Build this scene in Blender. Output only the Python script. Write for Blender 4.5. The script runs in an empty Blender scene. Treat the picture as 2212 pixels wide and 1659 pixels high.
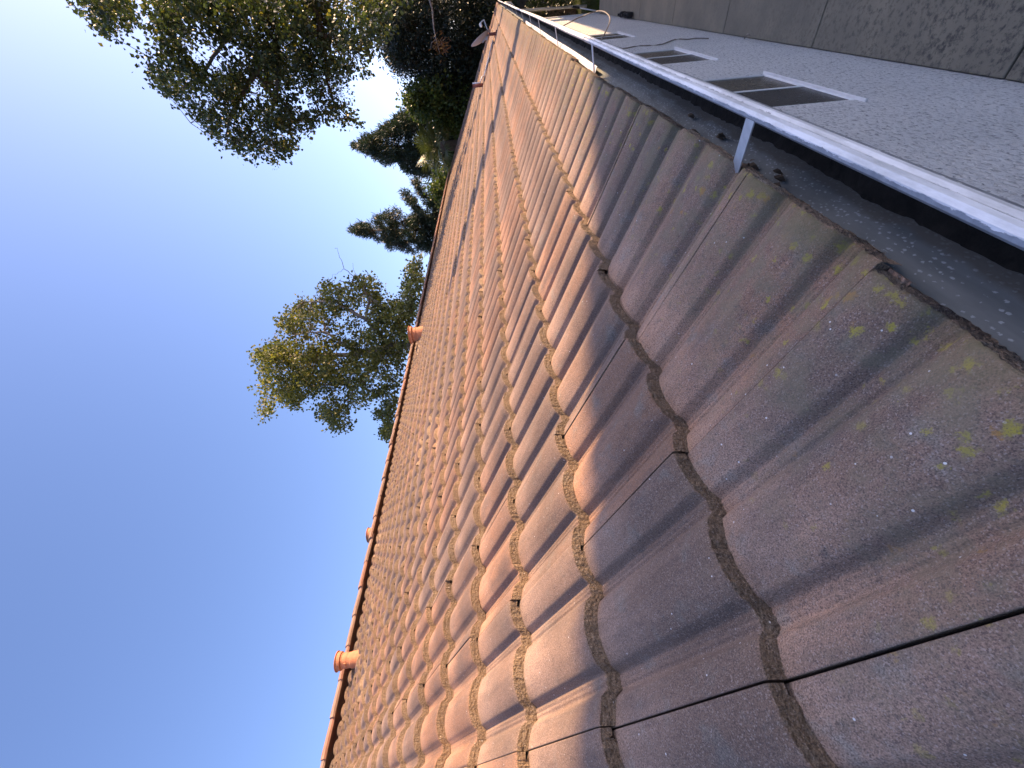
import bpy, math, random
import numpy as np
from mathutils import Matrix, Vector

# ------------------------------------------------------------------ camera
SC = bpy.context.scene
COL = SC.collection
CAM = np.array([0.2358, 0.0, 0.3895])
RGT = np.array([0.71809762, 0.69108061, -0.08211821])
DWN = np.array([-0.06981956, -0.04586142, -0.99650487])
FWD = np.array([-0.69243125, 0.72132123, 0.01531796])
FPX = 876.36
cam_d = bpy.data.cameras.new("camera")
cam = bpy.data.objects.new("camera", cam_d)
COL.objects.link(cam)
m = Matrix.Identity(4)
for i in range(3):
    m[i][0], m[i][1], m[i][2], m[i][3] = DWN[i], RGT[i], -FWD[i], CAM[i]
cam.matrix_world = m
cam_d.sensor_width = 36.0
cam_d.lens = 36.0 * FPX / 2212.0
cam_d.clip_start = 0.02
cam_d.clip_end = 2000.0
SC.camera = cam

# ------------------------------------------------------------------ light
SUN_AZ = math.radians(46.0)      # from +Y towards +X
SUN_EL = math.radians(28.0)
SUN = np.array([math.sin(SUN_AZ) * math.cos(SUN_EL), math.cos(SUN_AZ) * math.cos(SUN_EL), math.sin(SUN_EL)])
world = bpy.data.worlds.new("World")
SC.world = world
world.use_nodes = True
wn = world.node_tree
sky = wn.nodes.new("ShaderNodeTexSky")
sky.sky_type = 'NISHITA'
sky.sun_disc = False
sky.sun_elevation = SUN_EL
sky.sun_rotation = SUN_AZ
sky.altitude = 50.0
sky.air_density = 1.0
sky.dust_density = 2.5
sky.ozone_density = 4.8
bg = wn.nodes["Background"]
bg.inputs["Strength"].default_value = 0.12
tint = wn.nodes.new("ShaderNodeMix")
tint.data_type = 'RGBA'; tint.blend_type = 'MULTIPLY'; tint.inputs[0].default_value = 1.0
tint.inputs[7].default_value = (1.06, 0.945, 1.01, 1)
wn.links.new(sky.outputs[0], tint.inputs[6])
wn.links.new(tint.outputs[2], bg.inputs["Color"])
sun_d = bpy.data.lights.new("sun", 'SUN')
sun_d.energy = 3.8
sun_d.angle = math.radians(0.53)
sun_d.color = (1.0, 0.66, 0.36)
sun = bpy.data.objects.new("sun", sun_d)
COL.objects.link(sun)
sun.rotation_euler = Vector(SUN).to_track_quat('Z', 'Y').to_euler()
SC.view_settings.view_transform = 'Standard'
SC.view_settings.look = 'None'
SC.view_settings.exposure = 1.58
SC.view_settings.gamma = 1.0

# ------------------------------------------------------------------ helpers
rng = np.random.default_rng(7)
random.seed(7)
TH = 0.4608
CT, ST = math.cos(TH), math.sin(TH)
TW, TE = 0.30, 0.344          # tile cover width and exposure
Y0 = 0.0816
NC = 17
RIDGE_S = 5.95
GZ = -2.55                    # ground level
XW = -0.326                   # face of the long wall
ROOF_Y0, ROOF_Y1 = -1.25, 19.6


def roof(s, y, h=0.0):
    """point on the roof: s up the slope from the eave, h off the plane"""
    return (-s * CT + h * ST, y, s * ST + h * CT)


def roof_np(s, y, h):
    return np.stack([-s * CT + h * ST, y, s * ST + h * CT], -1)


def link(o, parent=None):
    COL.objects.link(o)
    if parent is not None:
        o.parent = parent
        o.matrix_parent_inverse = Matrix.Identity(4)
        o.location = Vector(o.location) - parent_loc(parent)
    return o


def parent_loc(p):
    v = Vector((0, 0, 0))
    while p is not None:
        v += Vector(p.location)
        p = p.parent
    return v


def tag(o, label=None, cat=None, group=None, kind=None):
    if label: o["label"] = label
    if cat: o["category"] = cat
    if group: o["group"] = group
    if kind: o["kind"] = kind
    return o


def empty(name, loc, label=None, cat=None, group=None):
    o = bpy.data.objects.new(name, None)
    o.empty_display_size = 0.2
    o.location = loc
    COL.objects.link(o)
    return tag(o, label, cat, group)


def mesh_np(name, verts, faces, mats, parent=None, mat_idx=None, smooth=None, attrs=None, origin=None):
    """verts (N,3) array, faces list/array of loops (all tris or quads arrays allowed as a list of arrays)"""
    verts = np.asarray(verts, np.float32)
    if origin is None and parent is not None:
        origin = np.array(parent_loc(parent))
    if origin is not None:
        verts = verts - np.asarray(origin, np.float32)
    me = bpy.data.meshes.new(name)
    if isinstance(faces, np.ndarray):
        faces = [faces]
    loops = np.concatenate([np.asarray(f, np.int32).ravel() for f in faces])
    sizes = np.concatenate([np.full(len(f), np.asarray(f).shape[1], np.int32) for f in faces])
    starts = np.concatenate([[0], np.cumsum(sizes)[:-1]]).astype(np.int32)
    me.vertices.add(len(verts)); me.loops.add(len(loops)); me.polygons.add(len(sizes))
    me.vertices.foreach_set("co", verts.ravel())
    me.loops.foreach_set("vertex_index", loops)
    me.polygons.foreach_set("loop_start", starts)
    me.polygons.foreach_set("loop_total", sizes)
    for mt in (mats if isinstance(mats, (list, tuple)) else [mats]):
        me.materials.append(mt)
    if mat_idx is not None:
        me.polygons.foreach_set("material_index", np.asarray(mat_idx, np.int32))
    if smooth is not None:
        sm = np.full(len(sizes), bool(smooth)) if np.isscalar(smooth) else np.asarray(smooth, bool)
        me.polygons.foreach_set("use_smooth", sm)
    me.update(calc_edges=True)
    me.validate()
    if attrs:
        for k, (typ, arr) in attrs.items():
            a = me.attributes.new(k, typ, 'POINT')
            a.data.foreach_set("color" if typ == 'FLOAT_COLOR' else "vector", np.asarray(arr, np.float32).ravel())
    o = bpy.data.objects.new(name, me)
    COL.objects.link(o)
    if parent is not None:
        o.parent = parent
    elif origin is not None:
        o.location = origin
    return o


class MB:
    """collects simple solids; build() links them as one mesh object"""
    def __init__(self):
        self.v, self.f, self.mi, self.sm = [], [], [], []

    def add(self, vs, fs, mi=0, sm=False):
        b = len(self.v)
        self.v += [tuple(p) for p in vs]
        for f in fs:
            self.f.append(tuple(b + i for i in f)); self.mi.append(mi); self.sm.append(sm)

    def box(self, c, d, mi=0, rot=None):
        hx, hy, hz = d[0] / 2, d[1] / 2, d[2] / 2
        vs = [Vector((x, y, z)) for x in (-hx, hx) for y in (-hy, hy) for z in (-hz, hz)]
        if rot is not None: vs = [rot @ v for v in vs]
        vs = [v + Vector(c) for v in vs]
        self.add(vs, [(0, 1, 3, 2), (4, 6, 7, 5), (0, 4, 5, 1), (2, 3, 7, 6), (0, 2, 6, 4), (1, 5, 7, 3)], mi)

    def tube(self, pts, rad, n=8, mi=0, caps=True):
        pts = [Vector(p) for p in pts]
        if not hasattr(rad, '__len__'): rad = [rad] * len(pts)
        vs, fs = [], []
        ref = None
        for i, p in enumerate(pts):
            t = (pts[min(i + 1, len(pts) - 1)] - pts[max(i - 1, 0)])
            t = t.normalized() if t.length > 1e-9 else Vector((0, 0, 1))
            if ref is None:
                ref = Vector((0, 0, 1)) if abs(t.z) < 0.9 else Vector((1, 0, 0))
            a = t.cross(ref).normalized(); b = t.cross(a).normalized(); ref = a.cross(t) * -1 if False else ref
            for k in range(n):
                an = 2 * math.pi * k / n
                vs.append(p + (a * math.cos(an) + b * math.sin(an)) * rad[i])
        for i in range(len(pts) - 1):
            for k in range(n):
                fs.append((i * n + k, i * n + (k + 1) % n, (i + 1) * n + (k + 1) % n, (i + 1) * n + k))
        if caps:
            fs.append(tuple(range(n - 1, -1, -1))); fs.append(tuple((len(pts) - 1) * n + k for k in range(n)))
        self.add(vs, fs, mi, True)

    def lathe(self, prof, c, n=24, mi=0, axis=None):
        """prof list of (r, z) about the vertical (or axis) through c"""
        rot = Vector((0, 0, 1)).rotation_difference(Vector(axis)).to_matrix() if axis is not None else Matrix.Identity(3)
        vs, fs = [], []
        for r, z in prof:
            for k in range(n):
                a = 2 * math.pi * k / n
                vs.append(rot @ Vector((r * math.cos(a), r * math.sin(a), z)) + Vector(c))
        for i in range(len(prof) - 1):
            for k in range(n):
                fs.append((i * n + k, i * n + (k + 1) % n, (i + 1) * n + (k + 1) % n, (i + 1) * n + k))
        fs.append(tuple(range(n - 1, -1, -1))); fs.append(tuple((len(prof) - 1) * n + k for k in range(n)))
        self.add(vs, fs, mi, False)

    def prism(self, prof, y0, y1, mi=0, sm=False, ny=1, wob=None):
        """closed or open (x,z) profile swept along Y as an open sheet"""
        n = len(prof); vs, fs = [], []
        for j in range(ny + 1):
            y = y0 + (y1 - y0) * j / ny
            dx, dz = wob(y) if wob else (0, 0)
            vs += [(x + dx, y, z + dz) for x, z in prof]
        for j in range(ny):
            for i in range(n - 1):
                fs.append((j * n + i, j * n + i + 1, (j + 1) * n + i + 1, (j + 1) * n + i))
        self.add(vs, fs, mi, sm)

    def build(self, name, mats, parent=None, origin=None, bevel=0.0):
        vs = np.array(self.v, np.float32)
        if origin is None and parent is not None:
            origin = np.array(parent_loc(parent))
        me = bpy.data.meshes.new(name)
        vv = vs if origin is None else vs - np.asarray(origin, np.float32)
        me.from_pydata([tuple(map(float, p)) for p in vv], [], self.f)
        for mt in (mats if isinstance(mats, (list, tuple)) else [mats]):
            me.materials.append(mt)
        me.polygons.foreach_set("material_index", np.array(self.mi, np.int32))
        me.polygons.foreach_set("use_smooth", np.array(self.sm, bool))
        me.update()
        o = bpy.data.objects.new(name, me)
        COL.objects.link(o)
        if parent is not None: o.parent = parent
        elif origin is not None: o.location = origin
        if bevel:
            b = o.modifiers.new("bevel", 'BEVEL'); b.width = bevel; b.segments = 2; b.limit_method = 'ANGLE'
        return o


def ray_dir(px, py):
    """direction of a pixel of the 2212 x 1659 photograph (used to find where things stand)"""
    u, v = 1659 - py, px
    return RGT * ((u - 829.5) / FPX) + DWN * ((v - 1106) / FPX) + FWD


def at(px, py, d):
    """world point seen at a pixel, d metres away measured level"""
    r = ray_dir(px, py)
    return CAM + r * (d / math.hypot(r[0], r[1]))


def at_np(px, py, d):
    u, v = 1659 - py, px
    r = ((u - 829.5) / FPX)[:, None] * RGT + ((v - 1106) / FPX)[:, None] * DWN + FWD
    return CAM + r * (d / np.hypot(r[:, 0], r[:, 1]))[:, None]


def at_x(px, py, x):
    r = ray_dir(px, py)
    return CAM + r * ((x - CAM[0]) / r[0])


# ------------------------------------------------------------------ materials
def new_mat(name):
    mt = bpy.data.materials.new(name); mt.use_nodes = True
    nt = mt.node_tree; b = nt.nodes["Principled BSDF"]
    return mt, nt, b


class NT:
    def __init__(self, nt): self.nt = nt
    def n(self, typ, **kw):
        nd = self.nt.nodes.new(typ)
        for k, v in kw.items(): setattr(nd, k, v)
        return nd
    def set(self, sock, v):
        if hasattr(v, 'is_linked') or hasattr(v, 'links'): self.nt.links.new(v, sock)
        else: sock.default_value = v
    def coord(self): return self.n("ShaderNodeTexCoord").outputs["Object"]
    def attr(self, name, out="Vector"): return self.n("ShaderNodeAttribute", attribute_name=name).outputs[out]
    def mapping(self, vec, scale=(1, 1, 1), loc=(0, 0, 0)):
        nd = self.n("ShaderNodeMapping"); self.set(nd.inputs[0], vec)
        nd.inputs["Scale"].default_value = scale; nd.inputs["Location"].default_value = loc
        return nd.outputs[0]
    def noise(self, vec, scale, detail=3, rough=0.55, out=0, dist=0.0):
        nd = self.n("ShaderNodeTexNoise"); self.set(nd.inputs["Vector"], vec)
        nd.inputs["Scale"].default_value = scale; nd.inputs["Detail"].default_value = detail
        nd.inputs["Roughness"].default_value = rough; nd.inputs["Distortion"].default_value = dist
        return nd.outputs[out]
    def voro(self, vec, scale, feature='F1', out="Distance", rnd=1.0):
        nd = self.n("ShaderNodeTexVoronoi", feature=feature); self.set(nd.inputs["Vector"], vec)
        nd.inputs["Scale"].default_value = scale; nd.inputs["Randomness"].default_value = rnd
        return nd.outputs[out]
    def ramp(self, fac, a, b, va=0.0, vb=1.0, smooth=False):
        nd = self.n("ShaderNodeMapRange", clamp=True)
        if smooth: nd.interpolation_type = 'SMOOTHSTEP'
        self.set(nd.inputs[0], fac)
        for i, v in zip((1, 2, 3, 4), (a, b, va, vb)): self.set(nd.inputs[i], v)
        return nd.outputs[0]
    def mix(self, fac, a, b, mode='MIX'):
        nd = self.n("ShaderNodeMix", data_type='RGBA', blend_type=mode)
        nd.clamp_factor = True
        self.set(nd.inputs[0], fac)
        for s, v in ((nd.inputs[6], a), (nd.inputs[7], b)):
            if isinstance(v, tuple) and len(v) == 3: v = v + (1,)
            self.set(s, v)
        return nd.outputs[2]
    def math(self, op, a, b=0.0, c=None):
        nd = self.n("ShaderNodeMath", operation=op); self.set(nd.inputs[0], a); self.set(nd.inputs[1], b)
        if c is not None: self.set(nd.inputs[2], c)
        return nd.outputs[0]
    def sep(self, vec):
        nd = self.n("ShaderNodeSeparateXYZ"); self.set(nd.inputs[0], vec); return nd.outputs
    def gray(self, v):
        nd = self.n("ShaderNodeCombineColor")
        for i in range(3): self.set(nd.inputs[i], v)
        return nd.outputs[0]
    def bump(self, h, strength=0.5, dist=0.01, normal=None):
        nd = self.n("ShaderNodeBump"); self.set(nd.inputs["Height"], h)
        nd.inputs["Strength"].default_value = strength; nd.inputs["Distance"].default_value = dist
        if normal is not None: self.set(nd.inputs["Normal"], normal)
        return nd.outputs[0]


def simple_mat(name, col, rough=0.6, metal=0.0, var=0.25, scale=12.0, bump=0.0, bscale=80.0, spec=0.4):
    mt, nt, b = new_mat(name); N = NT(nt); c = N.coord()
    f = N.ramp(N.noise(c, scale, 4), 0.3, 0.7, 1 - var, 1 + var)
    N.set(b.inputs["Base Color"], N.mix(1.0, col, N.gray(f), 'MULTIPLY'))
    b.inputs["Roughness"].default_value = rough; b.inputs["Metallic"].default_value = metal
    b.inputs["Specular IOR Level"].default_value = spec
    if bump: N.set(b.inputs["Normal"], N.bump(N.noise(c, bscale, 4), bump, 0.004))
    return mt


def tile_material(name, lip=False):
    mt, nt, b = new_mat(name); N = NT(nt); c = N.coord()
    tp = N.attr("tp"); tc = N.sep(N.attr("tc", "Color")); x = N.sep(tp)
    s = x[1]
    big = N.noise(c, 5.0, 3)
    hue = N.ramp(N.math('ADD', N.math('MULTIPLY', tc[1], 0.75), N.math('MULTIPLY', N.math('SUBTRACT', big, 0.5), 0.9)), 0.25, 0.95)
    if lip:
        col = N.mix(hue, (0.335, 0.245, 0.165), (0.39, 0.265, 0.165))
    else:
        col = N.mix(hue, (0.255, 0.175, 0.130), (0.37, 0.200, 0.118))
    tone = N.ramp(tc[0], 0, 1, 0.88, 1.12)
    col = N.mix(1.0, col, N.gray(tone), 'MULTIPLY')
    # weather streaks running down the slope
    st = N.noise(N.mapping(tp, (26, 2.2, 4)), 1.0, 4, 0.6)
    col = N.mix(1.0, col, N.gray(N.ramp(st, 0.25, 0.72, 0.74, 1.12)), 'MULTIPLY')
    st2 = N.noise(N.mapping(tp, (60, 3.0, 4), (7, 3, 0)), 1.0, 3)
    col = N.mix(N.ramp(st2, 0.58, 0.78, 0, 0.35), col, (0.13, 0.11, 0.11))
    # dust-grey bloom and darker algae, in patches
    gl = N.noise(c, 16.0, 5, 0.65)
    near = N.ramp(s, 0.25, 1.3, 1.0, 0.25)
    col = N.mix(N.math('MULTIPLY', N.ramp(gl, 0.55, 0.68, 0, 0.55), near), col, (0.20, 0.20, 0.175))
    dk = N.noise(N.mapping(c, (1, 1, 1), (5, 2, 9)), 34.0, 5, 0.7)
    col = N.mix(N.math('MULTIPLY', N.ramp(dk, 0.58, 0.72, 0, 0.6), near), col, (0.085, 0.085, 0.075))
    # the sheltered head of each tile stays paler; the weathered middle is darker
    fr = N.math('FRACT', N.math('DIVIDE', N.math('ADD', s, 0.004), 0.344))
    wth = N.math('ADD', fr, N.math('MULTIPLY', N.math('SUBTRACT', N.noise(N.mapping(tp, (14, 5, 4)), 1.0, 3), 0.5), 0.5))
    col = N.mix(1.0, col, N.gray(N.ramp(wth, 0.35, 0.98, 0.80, 1.32, True)), 'MULTIPLY')
    bl = N.noise(N.mapping(tp, (9, 5, 3), (2, 8, 1)), 1.0, 4, 0.6)
    col = N.mix(N.ramp(bl, 0.50, 0.70, 0, 0.55), col, (0.105, 0.085, 0.078))
    # shade painted into the colour along the feet of the rolls
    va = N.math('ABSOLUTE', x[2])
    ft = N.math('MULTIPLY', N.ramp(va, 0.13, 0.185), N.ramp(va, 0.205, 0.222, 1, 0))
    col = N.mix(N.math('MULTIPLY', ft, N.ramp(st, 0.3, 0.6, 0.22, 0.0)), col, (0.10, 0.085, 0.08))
    # sand grain
    g1 = N.noise(c, 650.0, 2, 0.75)
    col = N.mix(1.0, col, N.gray(N.ramp(g1, 0.30, 0.70, 0.52, 1.48)), 'MULTIPLY')
    cell = N.sep(N.voro(c, 720.0, out="Color"))
    col = N.mix(N.ramp(cell[0], 0.88, 0.92, 0, 0.38), col, (0.42, 0.35, 0.31))
    col = N.mix(N.ramp(cell[1], 0.80, 0.85, 0, 0.6), col, (0.075, 0.055, 0.05))
    cell2 = N.sep(N.voro(c, 210.0, out="Color"))
    d2 = N.voro(c, 210.0)
    wh = N.math('MULTIPLY', N.ramp(cell2[0], 0.994, 0.996), N.ramp(d2, 0.22, 0.30, 1, 0))
    col = N.mix(wh, col, (0.7, 0.68, 0.66))
    if not lip:
        # yellow lichen rosettes near the eave
        nz = N.noise(c, 140.0, 3, 0.7, out=1)
        wv = N.n("ShaderNodeVectorMath", operation='ADD')
        sc = N.n("ShaderNodeVectorMath", operation='SCALE'); N.set(sc.inputs[0], nz); sc.inputs[3].default_value = 0.022
        N.set(wv.inputs[0], c); N.set(wv.inputs[1], sc.outputs[0])
        for scl, th, rad, lo in ((40.0, 0.80, 0.30, 0.36), (68.0, 0.76, 0.34, 0.34), (52.0, 0.50, 0.40, 0.12)):
            vd = N.voro(wv.outputs[0], scl); vc = N.sep(N.voro(wv.outputs[0], scl, out="Color"))
            msk = N.math('MULTIPLY', N.ramp(vd, rad * 0.55, rad, 1, 0), N.ramp(vc[0], th, th + 0.04))
            band = N.ramp(N.math('ADD', s, N.math('MULTIPLY', vc[1], 0.14)), 0.10, lo, 1, 0)
            msk = N.math('MULTIPLY', N.math('MULTIPLY', msk, band), N.ramp(g1, 0.30, 0.55, 0.25, 1.0))
            lc = N.mix(N.ramp(vc[2], 0.8, 0.9), (0.33, 0.28, 0.045), (0.34, 0.18, 0.05))
            col = N.mix(msk, col, lc)
        ol = N.math('MULTIPLY', N.ramp(N.math('ADD', s, N.math('MULTIPLY', gl, 0.5)), 0.30, 0.62, 0.55, 0), N.ramp(N.noise(N.mapping(c, (1, 1, 1), (3, 3, 3)), 22.0, 5, 0.65), 0.42, 0.62))
        col = N.mix(ol, col, (0.17, 0.155, 0.10))
        moss = N.math('MULTIPLY', N.ramp(s, 0.0, 0.05, 1, 0), N.ramp(gl, 0.4, 0.6, 0.2, 1.0))
        col = N.mix(N.math('MULTIPLY', moss, 0.7), col, (0.13, 0.11, 0.05))
    N.set(b.inputs["Base Color"], col)
    b.inputs["Roughness"].default_value = 0.85
    b.inputs["Specular IOR Level"].default_value = 0.28
    h = N.math('ADD', N.math('MULTIPLY', g1, 0.6), N.math('MULTIPLY', N.noise(c, 120.0, 3), 0.6))
    if lip:
        h = N.math('ADD', N.noise(c, 200.0, 4, 0.75), N.math('MULTIPLY', N.voro(c, 170.0), 0.6))
        N.set(b.inputs["Normal"], N.bump(h, 0.9, 0.010))
    else:
        N.set(b.inputs["Normal"], N.bump(h, 0.4, 0.0025))
    return mt


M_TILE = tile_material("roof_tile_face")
M_LIP = tile_material("roof_tile_cut_edge", True)
M_DECK = simple_mat("roof_felt", (0.015, 0.014, 0.013), 0.95)
M_CAP = simple_mat("ridge_tile", (0.30, 0.19, 0.135), 0.85, var=0.3, scale=9, bump=0.4, bscale=200)
M_TERRA = simple_mat("terracotta", (0.46, 0.19, 0.095), 0.75, var=0.2, scale=25, bump=0.25, bscale=120)
M_FRAME = simple_mat("white_aluminium", (0.72, 0.73, 0.73), 0.42, var=0.06, scale=20)
M_STRAP = simple_mat("zinc_strap", (0.55, 0.57, 0.58), 0.38, metal=0.7, var=0.12, scale=60)
M_SOFFIT = simple_mat("soffit_board", (0.30, 0.28, 0.25), 0.8)
M_BARK = simple_mat("bark", (0.10, 0.075, 0.055), 0.9, var=0.4, scale=18, bump=0.6, bscale=60)
M_PALEBARK = simple_mat("pale_bark", (0.26, 0.23, 0.20), 0.85, var=0.3, scale=14, bump=0.4, bscale=60)
M_CABLE = simple_mat("cable_sheath", (0.20, 0.17, 0.14), 0.55)
M_DEBRIS = simple_mat("leaf_litter", (0.018, 0.015, 0.011), 0.95, var=0.6, scale=40, bump=1.0, bscale=90)
M_BLACK = simple_mat("black_plastic", (0.012, 0.012, 0.013), 0.45)
M_DISH = simple_mat("dish_grey", (0.42, 0.44, 0.45), 0.45, var=0.1)
M_RED = simple_mat("red_primer", (0.28, 0.09, 0.06), 0.7)
M_LITTER = simple_mat("dry_leaf", (0.10, 0.07, 0.045), 0.9)


def gutter_material():
    mt, nt, b = new_mat("weathered_white_paint"); N = NT(nt); c = N.coord(); x = N.sep(c)
    # paint has flaked from the inner side of the lip along a ragged line; below it is dull zinc
    ragged = N.noise(N.mapping(c, (90, 22, 90)), 1.0, 7, 0.75)
    edge = N.math('ADD', x[0], N.math('MULTIPLY', N.math('SUBTRACT', ragged, 0.5), 0.014))
    paint = N.ramp(edge, 0.0764, 0.0768)
    zinc = N.mix(N.ramp(N.noise(c, 45, 5, 0.7), 0.35, 0.65), (0.20, 0.215, 0.235), (0.33, 0.35, 0.37))
    white = N.mix(N.ramp(N.noise(N.mapping(c, (40, 8, 40)), 1.0, 6, 0.7), 0.42, 0.72), (0.74, 0.75, 0.75), (0.42, 0.43, 0.42))
    col = N.mix(paint, zinc, white)
    # dirt settled in the grooves of the front face
    N.set(b.inputs["Base Color"], col)
    N.set(b.inputs["Roughness"], N.ramp(paint, 0, 1, 0.42, 0.55))
    N.set(b.inputs["Metallic"], N.ramp(paint, 0, 1, 0.35, 0.0))
    N.set(b.inputs["Normal"], N.bump(N.math('ADD', N.math('MULTIPLY', paint, 0.6), N.math('MULTIPLY', N.noise(c, 300, 3), 0.25)), 0.4, 0.002))
    return mt


def trough_material():
    mt, nt, b = new_mat("gutter_inside"); N = NT(nt); c = N.coord(); x = N.sep(c)
    base = N.mix(N.ramp(N.noise(N.mapping(c, (3, 1, 8)), 6.0, 4), 0.35, 0.65), (0.15, 0.165, 0.16), (0.215, 0.23, 0.22))
    wq = N.mapping(c, (1, 0.6, 1)); vd = N.math('ADD', N.voro(wq, 230.0), N.math('MULTIPLY', N.math('SUBTRACT', N.noise(c, 330, 3, 0.7), 0.5), 1.1)); vc = N.sep(N.voro(wq, 230.0, out="Color"))
    zone = N.ramp(N.math("ADD", x[2], N.math("MULTIPLY", N.noise(c, 9, 3), 0.05)), 2.455, 2.540, 0.75, 0.06)
    sp = N.math('MULTIPLY', N.ramp(vd, 0.22, 0.40, 1, 0), N.math('LESS_THAN', vc[0], zone))
    col = N.mix(sp, base, (0.40, 0.43, 0.43))
    sl = N.ramp(N.math("ADD", x[2], N.math("MULTIPLY", N.noise(c, 14, 4), 0.03)), 2.462, 2.470, 1, 0)
    col = N.mix(N.math('MULTIPLY', sl, 0.8), col, (0.13, 0.115, 0.09))
    col = N.mix(N.ramp(N.noise(N.mapping(c, (6, 2.2, 3)), 2.0, 5, 0.65), 0.45, 0.68, 0, 0.55), col, (0.07, 0.072, 0.066))
    N.set(b.inputs["Base Color"], col)
    b.inputs["Roughness"].default_value = 0.8
    b.inputs["Specular IOR Level"].default_value = 0.2
    N.set(b.inputs["Normal"], N.bump(N.math('ADD', sp, N.noise(c, 160, 3)), 0.3, 0.002))
    return mt


def stucco_material():
    mt, nt, b = new_mat("rough_white_stucco"); N = NT(nt); c = N.coord()
    cs = N.mapping(c, (1, 0.8, 1.5))
    nz = N.noise(cs, 40, 5, 0.70, dist=0.6); nz2 = N.noise(cs, 15, 3)
    h = N.math('ADD', N.ramp(nz, 0.36, 0.66), N.math('MULTIPLY', nz2, 0.5))
    st = N.noise(N.mapping(c, (2, 3.5, 0.5)), 1.0, 4)
    col = N.mix(N.ramp(st, 0.35, 0.7), (0.83, 0.83, 0.81), (0.76, 0.765, 0.75))
    col = N.mix(N.ramp(nz, 0.49, 0.34, 0, 1), col, (0.25, 0.25, 0.25))  # pits darkened in the colour, standing in for the shade inside them
    low = N.ramp(N.math('ADD', N.sep(c)[2], N.math('MULTIPLY', st, 0.3)), 0.05, 0.35, 0.35, 0)
    col = N.mix(low, col, (0.30, 0.28, 0.25))
    N.set(b.inputs["Base Color"], col)
    b.inputs["Roughness"].default_value = 0.9
    b.inputs["Specular IOR Level"].default_value = 0.12
    N.set(b.inputs["Normal"], N.bump(h, 0.9, 0.012))
    return mt


def concrete_material():
    mt, nt, b = new_mat("old_concrete"); N = NT(nt); c = N.coord(); x = N.sep(c)
    a = N.noise(c, 2.2, 5, 0.6)
    col = N.mix(N.ramp(a, 0.3, 0.7), (0.25, 0.225, 0.165), (0.165, 0.152, 0.118))
    sp = N.noise(N.mapping(c, (1, 1, 1), (3, 1, 0)), 26.0, 5, 0.72)
    zone = N.ramp(N.math('ADD', x[1], N.math('MULTIPLY', a, 3.0)), 4.6, 7.5, 1.0, 0.15)
    col = N.mix(N.math('MULTIPLY', N.ramp(sp, 0.48, 0.64, 0, 0.85), zone), col, (0.045, 0.045, 0.042))
    st = N.noise(N.mapping(c, (0.6, 9, 1)), 1.0, 3)
    col = N.mix(N.math('MULTIPLY', N.ramp(st, 0.6, 0.75, 0, 0.4), N.ramp(x[1], 7, 10)), col, (0.33, 0.31, 0.25))
    N.set(b.inputs["Base Color"], col)
    b.inputs["Roughness"].default_value = 0.92
    N.set(b.inputs["Normal"], N.bump(N.math('ADD', sp, N.noise(c, 150, 3)), 0.4, 0.006))
    return mt


def glass_mat(name, tint):
    mt, nt, b = new_mat(name); N = NT(nt); c = N.coord()
    N.set(b.inputs["Base Color"], N.mix(N.ramp(N.noise(c, 3.0, 3), 0.35, 0.65), tint, tuple(0.6 * t for t in tint)))
    N.set(b.inputs["Roughness"], N.ramp(N.noise(c, 30, 4), 0.3, 0.7, 0.12, 0.3))
    b.inputs["Specular IOR Level"].default_value = 0.03
    return mt


def leaf_mat(name, dark, light, warm, transl=0.35, rough=0.45):
    mt, nt, b = new_mat(name); N = NT(nt)
    tc = N.sep(N.attr("lc", "Color"))
    col = N.mix(tc[0], dark, light)
    col = N.mix(N.ramp(tc[1], 0.90, 0.99), col, warm)
    N.set(b.inputs["Base Color"], col)
    b.inputs["Roughness"].default_value = rough
    b.inputs["Specular IOR Level"].default_value = 0.35
    tr = N.n("ShaderNodeBsdfTranslucent")
    N.set(tr.inputs[0], N.mix(1.0, col, (1.25, 1.4, 0.65), 'MULTIPLY'))
    mx = N.n("ShaderNodeMixShader"); mx.inputs[0].default_value = transl
    nt.links.new(b.outputs[0], mx.inputs[1]); nt.links.new(tr.outputs[0], mx.inputs[2])
    nt.links.new(mx.outputs[0], nt.nodes["Material Output"].inputs[0])
    return mt


M_GUT = gutter_material()
M_TROUGH = trough_material()
M_STUCCO = stucco_material()
M_CONC = concrete_material()
M_GLASS_A = glass_mat("window_glass", (0.11, 0.10, 0.08))
M_GLASS_B = glass_mat("insect_screen_glass", (0.062, 0.062, 0.062))
M_LEAF_A = leaf_mat("cottonwood_leaf", (0.020, 0.028, 0.012), (0.075, 0.098, 0.036), (0.19, 0.16, 0.04))
M_LEAF_P = leaf_mat("poplar_leaf", (0.055, 0.068, 0.022), (0.21, 0.205, 0.06), (0.38, 0.31, 0.08))
M_LEAF_D = leaf_mat("cedar_spray", (0.010, 0.018, 0.012), (0.030, 0.042, 0.024), (0.06, 0.06, 0.02), 0.15)
M_LEAF_C = leaf_mat("conifer_spray", (0.016, 0.028, 0.016), (0.045, 0.065, 0.034), (0.08, 0.07, 0.03), 0.15)
M_LEAF_G = leaf_mat("green_leaf", (0.030, 0.050, 0.014), (0.10, 0.13, 0.03), (0.17, 0.17, 0.04))
M_LEAF_M = leaf_mat("mistletoe_leaf", (0.022, 0.032, 0.008), (0.055, 0.065, 0.014), (0.10, 0.08, 0.02))
M_PALM = leaf_mat("palm_frond", (0.050, 0.065, 0.022), (0.16, 0.18, 0.06), (0.28, 0.23, 0.10), 0.2)
M_GRASS = leaf_mat("grass_blade", (0.025, 0.045, 0.012), (0.07, 0.10, 0.025), (0.13, 0.11, 0.04))

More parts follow.
